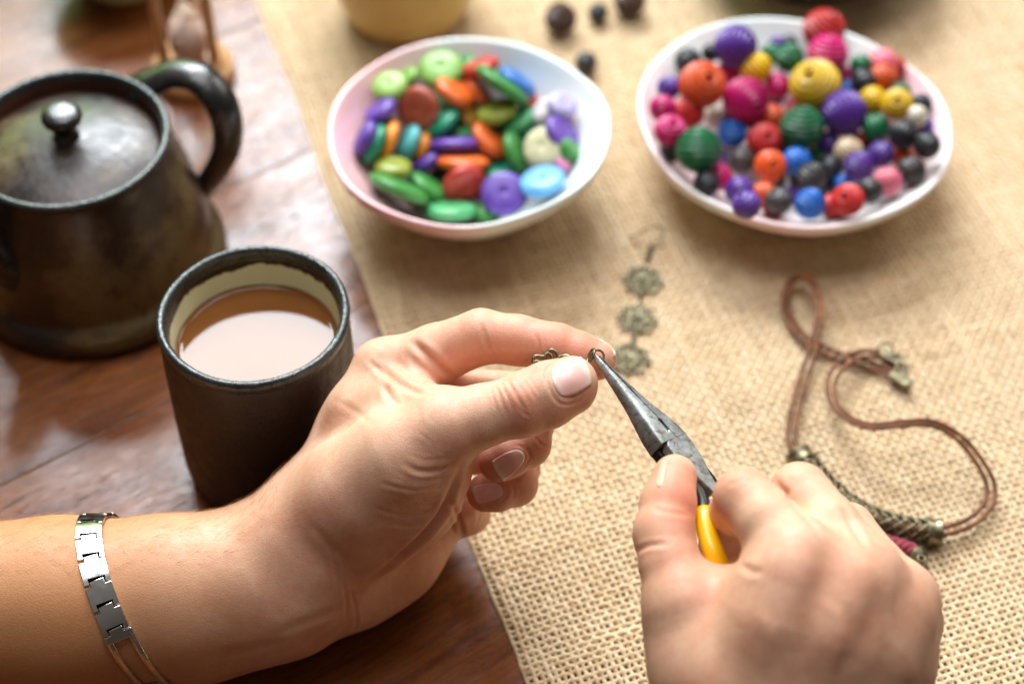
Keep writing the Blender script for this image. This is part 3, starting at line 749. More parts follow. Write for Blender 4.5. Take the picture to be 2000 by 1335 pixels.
def nail(name, cast, quad, mat, parent, lift=0.35, n=14, m=12, dome=0.25, edge_mat=None, smooth_it=30, toward=None):
    """a nail plate: a rounded patch laid on the finger. quad: pixels of cuticle-left, cuticle-right, tip-right, tip-left"""
    q = [np.array(p, float) for p in quad]
    Pn, Nm = np.zeros((n, m, 3)), np.zeros((n, m, 3))
    for i in range(n):
        for j in range(m):
            s_, t = i / (n - 1) * 2 - 1, j / (m - 1) * 2 - 1          # s along the length, t across
            # rounded-rectangle outline
            tt = t * math.sqrt(max(0, 1 - 0.42 * s_ * s_ * (1 if s_ < 0 else 0.45)))
            ss = s_ * math.sqrt(max(0, 1 - (0.40 if s_ < 0 else 0.30) * t * t))
            a, b = (ss + 1) / 2, (tt + 1) / 2
            p = (q[0] * (1 - b) + q[1] * b) * (1 - a) + (q[3] * (1 - b) + q[2] * b) * a
            Pn[i, j], Nm[i, j] = cast(*p)
    for _ in range(smooth_it):                                          # even the plate out
        A = Pn.copy(); A[1:-1, 1:-1] = (Pn[:-2, 1:-1] + Pn[2:, 1:-1] + Pn[1:-1, :-2] + Pn[1:-1, 2:]) / 4; Pn = Pn * 0.5 + A * 0.5
    dx, dy = np.gradient(Pn, axis=0), np.gradient(Pn, axis=1)
    Nv = np.cross(dx, dy); Nv /= np.maximum(np.linalg.norm(Nv, axis=2), 1e-9)[..., None]
    if (Nv.reshape(-1, 3).mean(0) @ Nm.reshape(-1, 3).mean(0)) < 0: Nv = -Nv
    I, J = np.meshgrid(np.linspace(-1, 1, n), np.linspace(-1, 1, m), indexing='ij')
    h = lift * (0.15 + 0.85 * np.clip((I + 1) * 1.2, 0, 1)) + dome * (1 - J * J) * (1 - 0.3 * I * I)
    top = Pn + Nv * h[..., None]; bot = Pn - Nv * 1.0
    V = np.vstack([top.reshape(-1, 3), bot.reshape(-1, 3)]); Fc = []
    o = n * m
    for i in range(n - 1):
        for j in range(m - 1):
            a = i * m + j; Fc.append((a, a + 1, a + m + 1, a + m)); Fc.append((o + a, o + a + m, o + a + m + 1, o + a + 1))
    ring = [j for j in range(m)] + [i * m + m - 1 for i in range(1, n)] + [(n - 1) * m + j for j in range(m - 2, -1, -1)] + [i * m for i in range(n - 2, 0, -1)]
    for a, b in zip(ring, ring[1:] + ring[:1]): Fc.append((b, a, o + a, o + b))
    me = mesh(name, V, Fc); color_attr(me, 'along', np.r_[((I + 1) / 2).ravel(), ((I + 1) / 2).ravel()])
    bm = bmesh.new(); bm.from_mesh(me); bmesh.ops.recalc_face_normals(bm, faces=bm.faces); bm.to_mesh(me); bm.free()
    return obj(name, me, mat, parent)

# --- skin and nail materials
def skin_mat(name, tan):
    k = N(name); co = k.coord('Object')
    big = k.noise(co, 55, 4, 0.55); fine = k.noise(co, 420, 3, 0.6)
    base = k.ramp(big, [(0.3, S(220, 170, 138)), (0.55, S(230, 183, 152)), (0.8, S(234, 192, 162))])
    base = k.mix(k.rampf(fine, [(0.35, 0.0), (0.75, 0.25)]), base, S(196, 130, 100))
    base = k.mix(k.rampf(k.noise(co, 75, 4, 0.7, 0.5), [(0.45, 0.0), (0.72, 0.55)]), base, S(214, 138, 108))
    at = k.n('ShaderNodeAttribute', attribute_name='flush')
    pos = k.math('MAXIMUM', at.outputs['Fac'], 0.0); neg = k.math('MAXIMUM', k.math('MULTIPLY', at.outputs['Fac'], -1.0), 0.0)
    base = k.mix(pos, base, S(208, 116, 90))
    base = k.mix(neg, base, S(240, 200, 165))
    t2 = k.n('ShaderNodeAttribute', attribute_name='tan')
    base = k.mix(t2.outputs['Fac'], base, S(196, 136, 88))
    v = k.n('ShaderNodeTexVoronoi', feature='DISTANCE_TO_EDGE'); v.inputs['Scale'].default_value = 1050
    k.l(k.coord('Object', (1, 1, 1)), v.inputs['Vector'])
    v2 = k.n('ShaderNodeTexVoronoi', feature='F1'); v2.inputs['Scale'].default_value = 900; k.l(co, v2.inputs['Vector'])
    b1 = k.bump(k.rampf(v.outputs['Distance'], [(0.0, 0.0), (0.16, 1.0)]), 0.28, 0.00014)
    b2 = k.bump(k.noise(co, 240, 5, 0.65), 0.35, 0.0003, b1)
    rough = k.rampf(k.noise(co, 150, 3), [(0.3, 0.44), (0.7, 0.62)])
    k.set(Base_Color=base, Roughness=rough, Normal=b2, Subsurface_Weight=0.22, Subsurface_Scale=0.0022,
          Subsurface_Radius=(1.0, 0.36, 0.2), Specular_IOR_Level=0.42)
    return k.m
def nail_mat():
    k = N('nail'); at = k.n('ShaderNodeAttribute', attribute_name='along')
    c = k.ramp(at.outputs['Fac'], [(0.0, S(240, 206, 194)), (0.22, S(236, 190, 178)), (0.8, S(236, 186, 174)), (0.90, S(236, 204, 186)), (0.95, S(242, 226, 206))])
    c = k.mix(k.rampf(k.noise(k.coord('Object'), 240, 3), [(0.4, 0.0), (0.8, 0.25)]), c, S(214, 140, 126))
    k.set(Base_Color=c, Roughness=0.27, Subsurface_Weight=0.2, Subsurface_Scale=0.002, Subsurface_Radius=(1.0, 0.4, 0.3), Coat_Weight=0.15, Coat_Roughness=0.12,
          Normal=k.bump(k.noise(k.coord('Object'), 300, 2), 0.15, 0.0002))
    return k.m
SKIN = skin_mat('skin', 0); NAIL = nail_mat()
kn = N('soft_nail'); kn.set(Base_Color=S(222, 172, 146), Roughness=0.5, Subsurface_Weight=0.2, Subsurface_Scale=0.002); NAIL2 = kn.m
INF = np.array([1e6] * 3)

# ---- the hand that holds the earring
L = Hand()
L.chain([(-140, 1190, 634, 29.7), (120, 1180, 640, 29.2), (330, 1165, 646, 27.3), (520, 1135, 651, 26)], 8)
L.chain([(100, 1215, 649, 25), (400, 1195, 657, 22), (560, 1165, 662, 20)], 10)
L.chain([(520, 1130, 652, 25), (600, 1075, 652, 23), (640, 1010, 652, 21)], 12)
L.chain([(600, 1130, 664, 20), (690, 1122, 672, 17), (770, 1080, 676, 15), (835, 1010, 684, 14)], 12)     # hypothenar
L.chain([(630, 1000, 652, 17), (708, 840, 655, 14.2), (757, 730, 651, 12.2)], 10)                          # metacarpals
L.chain([(640, 1020, 660, 17), (720, 880, 664, 14), (782, 780, 663, 12)], 10)
L.chain([(650, 1050, 668, 17), (740, 930, 675, 14), (815, 866, 678, 12)], 10)
L.chain([(660, 1090, 674, 16), (760, 980, 684, 13), (848, 940, 691, 11.5)], 10)
L.chain([(756, 730, 651, 12.0), (850, 692, 645, 10.2), (940, 657, 640, 9.6)], [4, 3])                       # index
L.chain([(940, 657, 640, 9.2), (1010, 664, 637, 8.6), (1088, 678, 634, 8.2)], 2)
L.chain([(1088, 678, 634, 7.9), (1130, 692, 633, 7.7), (1163, 704, 632, 6.9)], 2)
L.chain([(610, 1040, 640, 18), (690, 960, 630, 17), (780, 890, 621, 15.5), (862, 838, 617, 12.6)], 10)      # thumb base
L.chain([(725, 1015, 642, 19), (798, 955, 636, 17.5), (842, 912, 629, 13.5)], 9)                               # thenar pad
L.chain([(862, 838, 617, 12.2), (940, 812, 614, 10.4), (1015, 791, 612, 10.2)], [6, 2])
L.chain([(1015, 791, 612, 9.6), (1065, 769, 612.5, 9.2), (1120, 748, 614, 8.2)], 2)
L.chain([(1020, 806, 613, 8.2), (1070, 788, 614, 8.2), (1118, 766, 615, 7.4)], 2)
L.chain([(1020, 772, 613, 8.0), (1070, 752, 614, 7.8), (1116, 736, 615, 7.0)], 2)
L.chain([(700, 800, 642, 9), (790, 800, 634, 9.5), (850, 815, 624, 8)], 10)                                 # web of skin
L.chain([(782, 778, 663, 11.6), (900, 772, 660, 9.9), (1030, 778, 653, 9.3)], [4, 2])                      # middle
L.chain([(1030, 778, 653, 8.9), (1034, 820, 644, 8.7), (1029, 866, 636, 8.4)], 2)
L.chain([(1029, 866, 636, 8.0), (990, 890, 632, 7.8), (974, 901, 632, 7.0)], 1.5)
L.chain([(815, 866, 678, 11.4), (910, 872, 674, 9.6), (1004, 890, 668, 9.0)], [4, 2])                      # ring
L.chain([(1004, 890, 668, 8.7), (1007, 915, 658, 8.4), (1006, 944, 650, 8.1)], 2)
L.chain([(1006, 944, 650, 7.7), (970, 957, 646, 7.4), (948, 962, 646, 6.7)], 1.5)
L.chain([(848, 940, 691, 10.8), (912, 1000, 682, 8.6)], 4)                                                 # little finger
L.chain([(912, 1000, 682, 8.2), (905, 975, 666, 7.4)], 2)
L.chain([(905, 975, 666, 7.0), (870, 955, 666, 6.2)], 1.5)
VL, FL = L.surface(1.25, np.array([-210.0, -400, -50]), INF)

# ---- the hand that grips the pliers
R_ = Hand()
R_.chain([(1540, 1620, 575, 27), (1540, 1450, 568, 27)], 10)
R_.chain([(1480, 1450, 570, 22), (1440, 1330, 566, 20)], 12)
R_.chain([(1450, 1400, 568, 20), (1522, 1210, 556, 15.5), (1548, 1135, 556, 13.2), (1555, 1090, 560, 12.2)], 10)
R_.chain([(1530, 1420, 566, 21), (1612, 1232, 558, 15.5), (1655, 1160, 560, 13.2), (1680, 1122, 566, 12.2)], 10)
R_.chain([(1600, 1430, 570, 21), (1690, 1272, 566, 15.5), (1732, 1205, 571, 12.8), (1756, 1172, 578, 11.6)], 10)
R_.chain([(1660, 1440, 578, 18), (1722, 1300, 579, 14.5), (1768, 1214, 590, 10.8)], 10)
R_.chain([(1640, 1500, 590, 20), (1690, 1320, 600, 16)], 10)
R_.chain([(1555, 1090, 560, 11.6), (1500, 1020, 566, 9.8), (1452, 970, 575, 9.2)], [5, 2])                  # index
R_.chain([(1452, 970, 575, 8.8), (1432, 1010, 592, 8.3), (1420, 1045, 604, 7.8)], 2)
R_.chain([(1420, 1045, 604, 7.6), (1400, 1080, 612, 7)], 2)
R_.chain([(1680, 1122, 566, 11.8), (1620, 1030, 574, 9.8), (1562, 960, 586, 9.4)], [5, 2])                  # middle
R_.chain([(1562, 960, 586, 8.8), (1530, 1010, 605, 8.3), (1500, 1060, 616, 7.8)], 2)
R_.chain([(1756, 1172, 578, 11.2), (1710, 1110, 586, 9.5), (1655, 1035, 602, 9.0)], [5, 2])                 # ring
R_.chain([(1655, 1035, 602, 8.6), (1610, 1080, 618, 7.8), (1570, 1110, 622, 7.2)], 2)
R_.chain([(1768, 1214, 590, 10.4), (1745, 1160, 604, 8.4), (1700, 1100, 618, 7.8)], [5, 2])                 # little
R_.chain([(1700, 1100, 618, 7.4), (1660, 1150, 626, 6.8)], 2)
R_.chain([(1420, 1390, 575, 18), (1375, 1290, 573, 15.5), (1338, 1178, 573, 12)], 10)                       # thumb
R_.chain([(1338, 1178, 573, 11.6), (1310, 1105, 578, 9.6), (1297, 1042, 584, 9.8)], [5, 2])
R_.chain([(1297, 1042, 584, 9.4), (1305, 985, 590, 8.9), (1318, 930, 596, 7.2)], 2)
R_.chain([(1345, 1205, 578, 11), (1425, 1200, 578, 11.5), (1500, 1165, 566, 11)], 10)                                                # web
VR, FR = R_.surface(1.5, np.array([-400.0, -330, -50]), INF)
castL = Caster(VL, FL); castR = Caster(VR, FR)
def dress(V, Fq, cast, creases, lumps):
    Nn = vnormals(V, Fq)
    for (u, v, r, h) in lumps: lump(V, Nn, cast, u, v, r, h)
    for (px, d, w) in creases: crease(V, Nn, cast, px, d, w)
    return V
lumpsL = [(870, 826, 10, 1.0), (1018, 770, 6, 0.5), (720, 692, 9, 0.9), (800, 950, 16, 1.0), (620, 930, 12, -0.7), (590, 1080, 14, -0.8),
          (690, 860, 14, -0.6), (770, 790, 7, -1.0), (930, 790, 8, -0.5), (1110, 800, 6, 0.5), (350, 1060, 18, 0.5), (480, 1230, 12, -0.6)]
creasesL = [
    ([(800, 662), (828, 688), (862, 718), (897, 747)], 1.3, 1.4),
    ([(735, 712), (765, 738), (800, 758), (835, 772)], 0.9, 1.3), ([(748, 748), (760, 772), (778, 790)], 0.7, 1.2),
    ([(716, 700), (738, 722), (752, 745)], 0.4, 0.9), ([(770, 700), (800, 730), (835, 752)], 0.5, 1.4),
    ([(942, 630), (948, 665), (962, 696)], 0.55, 0.8), ([(1046, 648), (1052, 670), (1056, 696)], 0.35, 0.7), ([(1060, 655), (1066, 690)], 0.2, 0.5),
    ([(966, 748), (980, 784), (992, 818)], 0.25, 0.55), ([(976, 744), (992, 776), (1004, 806)], 0.22, 0.5), ([(990, 740), (1006, 768), (1022, 796), (1030, 812)], 0.40, 0.6),
    ([(1003, 738), (1018, 760), (1034, 786)], 0.30, 0.5), ([(1014, 736), (1032, 758), (1046, 782)], 0.30, 0.55), ([(1028, 733), (1042, 750), (1054, 772)], 0.18, 0.45),
    ([(956, 752), (966, 786), (974, 815)], 0.15, 0.5), ([(1008, 790), (1022, 806), (1036, 812)], 0.25, 0.5),
    ([(786, 900), (812, 916), (846, 916), (888, 902)], 0.85, 1.0), ([(770, 918), (812, 932), (856, 930), (893, 916)], 0.4, 0.7), ([(740, 940), (810, 953), (884, 942)], 0.6, 0.9),
    ([(760, 962), (815, 972), (874, 962)], 0.3, 0.7), ([(728, 988), (790, 1004), (858, 990)], 0.45, 0.9), ([(760, 1020), (800, 1026), (838, 1014)], 0.3, 0.8),
    ([(800, 886), (830, 896), (870, 890)], 0.3, 0.6), ([(838, 868), (858, 880), (885, 884)], 0.25, 0.6), ([(812, 842), (835, 856), (850, 875)], 0.25, 0.7),
    ([(900, 898), (884, 950), (862, 1000), (826, 1045), (775, 1092), (716, 1136)], 1.7, 1.9),
    ([(876, 975), (890, 1000), (900, 1030), (903, 1058)], 0.9, 1.0),
    ([(684, 1150), (694, 1185), (696, 1215), (690, 1236)], 0.4, 0.8), ([(668, 1130), (676, 1170), (676, 1215)], 0.22, 0.7), ([(640, 1060), (655, 1110), (660, 1150)], 0.3, 0.9),
    ([(520, 1245), (600, 1215), (690, 1178)], 0.3, 2.4), ([(400, 1290), (520, 1262), (640, 1228)], 0.25, 2.6), ([(600, 1020), (640, 1060), (690, 1110)], 0.3, 1.8),
    ([(650, 780), (690, 800), (730, 830)], 0.2, 1.2), ([(1040, 848), (1058, 868), (1076, 872)], 0.25, 0.5), ([(1022, 862), (1034, 880), (1040, 900)], 0.2, 0.5),
    ([(1112, 694), (1084, 703), (1066, 726), (1073, 758), (1093, 787), (1126, 784), (1154, 763)], 0.40, 0.55), ([(1002, 868), (1024, 874), (1034, 896), (1014, 922)], 0.3, 0.5), ([(960, 934), (984, 942), (991, 966), (966, 984)], 0.3, 0.5),
    ([(995, 938), (1004, 958), (1000, 980)], 0.2, 0.5), ([(924, 970), (936, 1000), (930, 1030)], 0.2, 0.8),
]
VL = dress(VL, FL, castL, creasesL, lumpsL)
lumpsR = [(1562, 1062, 8, 0.9), (1690, 1096, 8, 0.6), (1765, 1140, 8, 0.3), (1620, 1110, 8, -1.2), (1728, 1160, 7, -0.8), (1545, 1180, 16, -0.8), (1640, 1230, 14, -0.7),
          (1455, 945, 6, 0.6), (1560, 930, 6, 0.5), (1300, 1040, 7, 0.5), (1480, 1150, 12, -0.6)]
creasesR = [([(1240, 1080), (1265, 1066), (1310, 1062)], 0.5, 0.9), ([(1272, 990), (1300, 1000), (1350, 1006)], 0.3, 0.9),
            ([(1505, 928), (1535, 965), (1575, 1010), (1610, 1050)], 0.9, 1.3), ([(1640, 978), (1668, 1030), (1700, 1080)], 0.8, 1.2),
            ([(1420, 950), (1450, 940), (1480, 945)], 0.25, 0.8), ([(1530, 925), (1560, 918), (1590, 930)], 0.25, 0.8), ([(1440, 1100), (1470, 1115), (1490, 1110)], 0.5, 1.2), ([(1620, 1100), (1592, 1190), (1556, 1300)], 0.7, 4.0), ([(1722, 1150), (1690, 1240), (1640, 1330)], 0.6, 3.5),
            ([(1585, 1150), (1640, 1215), (1630, 1320)], -0.3, 1.8), ([(1480, 1180), (1500, 1250), (1490, 1320)], -0.25, 1.8)]
VR = dress(VR, FR, castR, creasesR, lumpsR)
castL = Caster(VL, FL); castR = Caster(VR, FR)

def hand_obj(V, Fq, base, flush, tan):
    me = mesh('hand', V - base, Fq)
    color_attr(me, 'flush', flush); color_attr(me, 'tan', tan)
    return obj('hand', me, SKIN, loc=base)
baseL = W(560, 1200, 0); baseR = W(1560, 1335, 0)
flushL = spots(VL, castL, [(1170, 690, 12, 0.45), (1090, 665, 14, 0.30), (990, 670, 16, 0.38), (880, 690, 12, 0.30), (1030, 806, 7, 0.42), (1010, 770, 7, 0.2), (1130, 790, 8, 0.30),
                           (960, 930, 14, 0.45), (1050, 870, 12, 0.35), (930, 970, 12, 0.4), (1040, 960, 12, 0.3), (850, 890, 10, 0.28), (770, 740, 9, 0.25), (690, 690, 9, 0.18),
                           (800, 1080, 20, 0.22), (640, 1110, 22, 0.15), (920, 1010, 12, 0.3), (700, 830, 16, -0.25), (930, 790, 8, -0.15), (760, 960, 14, -0.15), (1185, 700, 5, -0.3)])
tanL = np.clip((W(600, 1150, 40)[0] - VL[:, 0]) / 70, 0, 1) * 0.95
flushR = spots(VR, castR, [(1325, 950, 12, 0.5), (1335, 1000, 9, 0.3), (1300, 1060, 12, 0.2), (1450, 950, 9, 0.22), (1410, 1000, 8, 0.35), (1560, 930, 9, 0.15), (1565, 1080, 10, 0.15), (1700, 1110, 10, 0.12), (1785, 1150, 10, 0.15),
                           (1380, 1140, 10, 0.3), (1480, 1010, 12, -0.3), (1600, 1000, 12, -0.3), (1620, 1180, 22, 0.15)])
handL = hand_obj(VL, FL, baseL, flushL, tanL)
handR = hand_obj(VR, FR, baseR, flushR, np.full(len(VR), 0.12))
tag(handL, 'bare forearm and hand with metal bracelet, pinching an earring between thumb and index finger', 'hand')
tag(handR, 'bare hand gripping the yellow-handled pliers, seen from its back', 'hand')
nail('thumb_nail', castL, [(1069, 713), (1092, 786), (1161, 750), (1138, 694)], NAIL, handL, lift=0.5, dome=0.35)
nail('finger_nail', castL, [(1014, 871), (1031, 899), (981, 942), (957, 899)], NAIL, handL, lift=0.5)
nail('finger_nail', castL, [(976, 939), (987, 970), (932, 985), (920, 950)], NAIL, handL, lift=0.5)
nail('thumb_nail', castR, [(1279, 950), (1294, 952), (1305, 896), (1289, 902)], NAIL2, handR, lift=0.3, dome=0.1)
# the index finger's nail, on the side turned away
class Cast3:
    def __init__(s, c, V, Fq, o, e1, e2, e3): s.b, s.o, s.e = c.b, o, (e1, e2, e3)
    def __call__(s, a, b):
        e1, e2, e3 = s.e; p = s.o + e1 * a + e2 * b + e3 * 14
        h = s.b.ray_cast(Vector(p), Vector(-e3), 24)
        if h[0] is None: h = s.b.find_nearest(Vector(s.o + e1 * a + e2 * b))
        return np.array(h[0]), np.array(h[1])
pd, pt = KD(1088, 678, 634), KD(1163, 704, 632)
e1 = unit(pt - pd); e3 = unit(0.55 * UP + 0.95 * FW * 0.75 - e1 * np.dot(e1, 0.55 * UP + 0.7125 * FW)); e2 = np.cross(e3, e1)
c3 = Cast3(castL, VL, FL, pt, e1, e2, e3)
nail('finger_nail', c3, [(-6.5, -5.0), (-6.5, 5.0), (6.6, 4.6), (6.6, -4.6)], NAIL, handL, lift=0.7, smooth_it=40)

# fine hair along the forearm
hb = MB(); hr = np.random.default_rng(3)
NL = vnormals(VL, FL)
cand = np.nonzero((VL[:, 0] < W(560, 1000, 50)[0]) & (VL[:, 0] > -230) & (NL[:, 2] > 0.15) & (NL[:, 1] > -0.25))[0]
for i in hr.choice(cand, 700, replace=False):
    p, nn = VL[i].astype(float), NL[i].astype(float)
    d = unit(np.array([0.75, 0.25, -0.1]) + hr.normal(0, 0.28, 3)); d = unit(d - nn * (d @ nn)); ln = hr.uniform(3.0, 7.0)
    t = np.linspace(0, 1, 4)[:, None]
    pts = p + d * ln * t + nn * (ln * (0.42 * t - 0.30 * t * t)) + hr.normal(0, 0.05, (4, 3)) * t
    hb.add(tube(pts, np.array([0.035, 0.03, 0.022, 0.008]), 3, cap=False))
hm = N('fine_hair'); hm.set(Base_Color=S(190, 140, 85), Roughness=0.4)
tag(hb.build('arm_hair', hm.m, handL), kind='stuff')

# link bracelet round the wrist
steel = N('polished_steel'); sc = steel.coord('Object')
steel.set(Base_Color=(0.72, 0.72, 0.70), Metallic=1.0, Roughness=steel.rampf(steel.noise(sc, 300, 3), [(0.3, 0.14), (0.8, 0.28)]),
          Normal=steel.bump(steel.noise(sc, 500, 2), 0.08, 0.0002))
A, B, C = castL(178, 1023)[0], castL(191, 1132)[0], castL(270, 1300)[0]
nrm = unit(np.cross(B - A, C - A)); cen = KD(225, 1175, 644); cen = cen - nrm * np.dot(cen - A, nrm)
f1 = unit(B - cen - nrm * np.dot(B - cen, nrm)); f2 = np.cross(nrm, f1)
loop = []
for a in np.linspace(0, 2 * math.pi, 180, endpoint=False):
    d = f1 * math.cos(a) + f2 * math.sin(a)
    h = castL.b.ray_cast(Vector(cen + d * 90), Vector(-d))
    r = np.linalg.norm(np.array(h[0]) - cen); loop.append((a, r))
rr = np.array([r for _, r in loop])
for _ in range(6): rr = (np.roll(rr, 1) + rr * 2 + np.roll(rr, -1)) / 4
rr = rr + 1.0
LP = np.array([cen + (f1 * math.cos(a) + f2 * math.sin(a)) * r for (a, _), r in zip(loop, rr)])
clen = np.r_[0, np.cumsum(np.linalg.norm(np.diff(np.vstack([LP, LP[:1]]), axis=0), axis=1))]
def at_len(s_):
    s_ = s_ % clen[-1]; LQ = np.vstack([LP, LP[:1]])
    return np.array([np.interp(s_, clen, LQ[:, k]) for k in range(3)])
ib = int(np.argmin(((LP - C) ** 2).sum(1))); sgn = 1.0
down = at_len(3) - at_len(-3)
if down @ (C - B) < 0: sgn = -1.0
s_open = clen[np.argmin(((LP - castL(236, 1232)[0]) ** 2).sum(1))]
brace = empty('bracelet', cen)
tag(brace, 'silver link bracelet with one long open frame link, worn on the forearm', 'bracelet')
pitch, wid = 8.8, 9.0
def link_outline(ln):
    h, w = ln / 2, wid / 2
    return [(-h, -w), (-h, -2.4), (-h - 2.0, -2.4), (-h - 2.0, 2.4), (-h, 2.4), (-h, w), (h, w), (h, 2.75), (h - 2.0, 2.75), (h - 2.0, -2.75), (h, -2.75), (h, -w)]
lk = prism(link_outline(pitch - 0.7), 1.3)
lme = mesh('link', lk[0], lk[1], False)
def bend(me, rad):
    """curve a flat link round the arm"""
    bm = bmesh.new(); bm.from_mesh(me)
    for x in np.linspace(-4.2, 3.2, 7):
        bmesh.ops.bisect_plane(bm, geom=bm.verts[:] + bm.edges[:] + bm.faces[:], plane_co=(x * MM, 0, 0), plane_no=(1, 0, 0))
    for v in bm.verts: v.co.z -= (v.co.x ** 2) / (2 * rad * MM)
    bm.to_mesh(me); bm.free()
    me.polygons.foreach_set('use_smooth', np.ones(len(me.polygons), bool)); me.set_sharp_from_angle(angle=math.radians(30))
bend(lme, 30)
def place_link(me, s_mid, name, span):
    p = at_len(s_mid); a, b = at_len(s_mid - sgn * span), at_len(s_mid + sgn * span)
    t = unit(b - a); nn = np.array(castL.b.find_nearest(Vector(p))[1]) + 0.4 * unit(p - cen); nn = unit(nn - t * np.dot(nn, t)); w = np.cross(nn, t)
    o = obj(name, me, steel.m); M = Matrix(np.stack([t, w, nn], 1).tolist()).to_4x4(); M.translation = Vector(((a + b) / 2 * 0.35 + p * 0.65) * MM)
    o.matrix_basis = M; set_parent(o, brace); bevel(o, 0.28, 2); return o
LO = 34.0
for i in range(int((clen[-1] - LO) / pitch)):
    place_link(lme, s_open - sgn * (i + 0.5) * pitch, 'link', pitch / 2)
# the long open link: a bent frame of two rails and a crosspiece
fb = MB()
for sd in (-1, 1):
    pts = []
    for q in np.linspace(0, 1, 14):
        p = at_len(s_open + sgn * q * LO); t = unit(at_len(s_open + sgn * (q * LO + 1)) - at_len(s_open + sgn * (q * LO - 1)))
        nn = np.array(castL.b.find_nearest(Vector(p))[1]); nn = unit(nn - t * np.dot(nn, t)); w = np.cross(nn, t); pts.append(p + nn * 0.2 + w * sd * (3.9 + 0.5 * q))
    fb.add(tube(pts, 0.7, 8, flat=1.9, up=nrm))
for q0 in (0.04, 0.96):
    p = at_len(s_open + sgn * q0 * LO); t = unit(at_len(s_open + sgn * (q0 * LO + 1)) - at_len(s_open + sgn * (q0 * LO - 1)))
    nn = np.array(castL.b.find_nearest(Vector(p))[1]); nn = unit(nn - t * np.dot(nn, t)); w = np.cross(nn, t)
    g = frame(p + nn * 0.2, t, w, nn)
    ov = prism([(-1.6, -4.9), (-1.6, -2.4), (-3.4, -2.4), (-3.4, 2.4), (-1.6, 2.4), (-1.6, 4.9), (1.4, 4.9), (1.4, -4.9)], 1.3)
    fb.add((g(ov[0]), ov[1]))
fo = fb.build('open_link', steel.m, brace, False); bevel(fo, 0.25, 2)
# ------------------------------------------------------------------ filigree earrings
kbz = N('antique_brass'); co = kbz.coord('Object')
kbz.set(Base_Color=kbz.ramp(kbz.noise(co, 300, 4), [(0.3, S(72, 68, 52)), (0.55, S(128, 120, 94)), (0.8, S(170, 160, 130))]), Metallic=0.9, Roughness=kbz.rampf(kbz.noise(co, 400, 3), [(0.3, 0.28), (0.7, 0.5)]),
        Normal=kbz.bump(kbz.noise(co, 700, 3), 0.3, 0.0003))
BRASS = kbz.m
def rosette(c, e1, e2, e3, R, seed=0):
    """openwork flower: scalloped edge, a ring of petals, a small middle flower"""
    m = MB(); g = frame(c, e1, e2, e3); T = np.linspace(0, 2 * math.pi, 96, endpoint=False); w = 0.62
    r = R * (0.88 + 0.10 * np.cos(8 * T)); m.add(tube(g(np.stack([r * np.cos(T), r * np.sin(T), 0 * T + 0.15 * np.cos(8 * T)], 1)), w, 6, closed=True, up=e3))
    for k in range(8):                                       # petal loops between rim and middle
        a = k * math.pi / 4 + seed; t = np.linspace(0, 2 * math.pi, 20, endpoint=False)
        cx_, cy_ = 0.62 * R * math.cos(a), 0.62 * R * math.sin(a)
        lx, ly = 0.24 * R * np.cos(t), 0.15 * R * np.sin(t)
        m.add(tube(g(np.stack([cx_ + lx * math.cos(a) - ly * math.sin(a), cy_ + lx * math.sin(a) + ly * math.cos(a), 0.2 + 0 * t], 1)), w * 0.8, 6, closed=True, up=e3))
    r2 = R * (0.40 + 0.05 * np.cos(5 * T)); m.add(tube(g(np.stack([r2 * np.cos(T), r2 * np.sin(T), 0 * T + 0.2], 1)), w * 0.85, 6, closed=True, up=e3))
    for k in range(5):
        a = k * 2 * math.pi / 5 + seed; t = np.linspace(0, 2 * math.pi, 16, endpoint=False)
        m.add(tube(g(np.stack([0.2 * R * math.cos(a) + 0.14 * R * np.cos(t), 0.2 * R * math.sin(a) + 0.14 * R * np.sin(t), 0.45 + 0 * t], 1)), w * 0.75, 6, closed=True, up=e3))
    sp = [(0.13 * R * math.cos(t), 0.13 * R * math.sin(t), 0.8) for t in np.linspace(0, 2 * math.pi, 12, endpoint=False)]
    m.add(tube(g(np.array(sp)), 0.8, 6, closed=True, up=e3))
    return m
def ring(c, e1, e2, e3, R, w=0.5, gap=0.0):
    t = np.linspace(gap, 2 * math.pi - gap, 28, endpoint=gap > 0); g = frame(c, e1, e2, e3)
    return tube(g(np.stack([R * np.cos(t), R * np.sin(t), 0 * t], 1)), w, 7, closed=gap == 0, up=e3)
ZX, ZY, ZZ = np.array([1., 0, 0]), np.array([0, 1., 0]), np.array([0, 0, 1.])
er = empty('earring', W(1245, 622, RZ)); tag(er, 'antique brass drop earring of three openwork flowers lying on the burlap', 'earring')
cs = [W(1256, 546, RZ + 1), W(1245, 622, RZ + 1), W(1230, 700, RZ + 1)]
for i, c in enumerate(cs):
    d = unit(cs[0] - cs[2]); e1 = np.array([d[1], -d[0], 0]); til = unit(ZZ + 0.06 * (i - 1) * e1)
    rosette(c, e1, d, til, 8.6, 0.3 * i).build('flower_disc', BRASS, er)
for a, b in ((0, 1), (1, 2)):
    m = MB(); m.add(ring((cs[a] + cs[b]) / 2 + ZZ * 0.6, unit(cs[a] - cs[b]), ZZ, np.cross(unit(cs[a] - cs[b]), ZZ), 2.0, 0.5)); m.build('jump_ring', BRASS, er)
hk = [W(1263, 508, RZ + 0.8), W(1267, 494, RZ + 1.2), W(1272, 480, RZ + 1.5), W(1290, 466, RZ + 2), W(1297, 452, RZ + 3), W(1286, 442, RZ + 5), W(1262, 448, RZ + 5), W(1242, 460, RZ + 3), W(1228, 464, RZ + 1.5)]
m = MB(); m.add(tube(smooth_path(hk, 50), 0.42, 6)); m.build('ear_hook', BRASS, er)
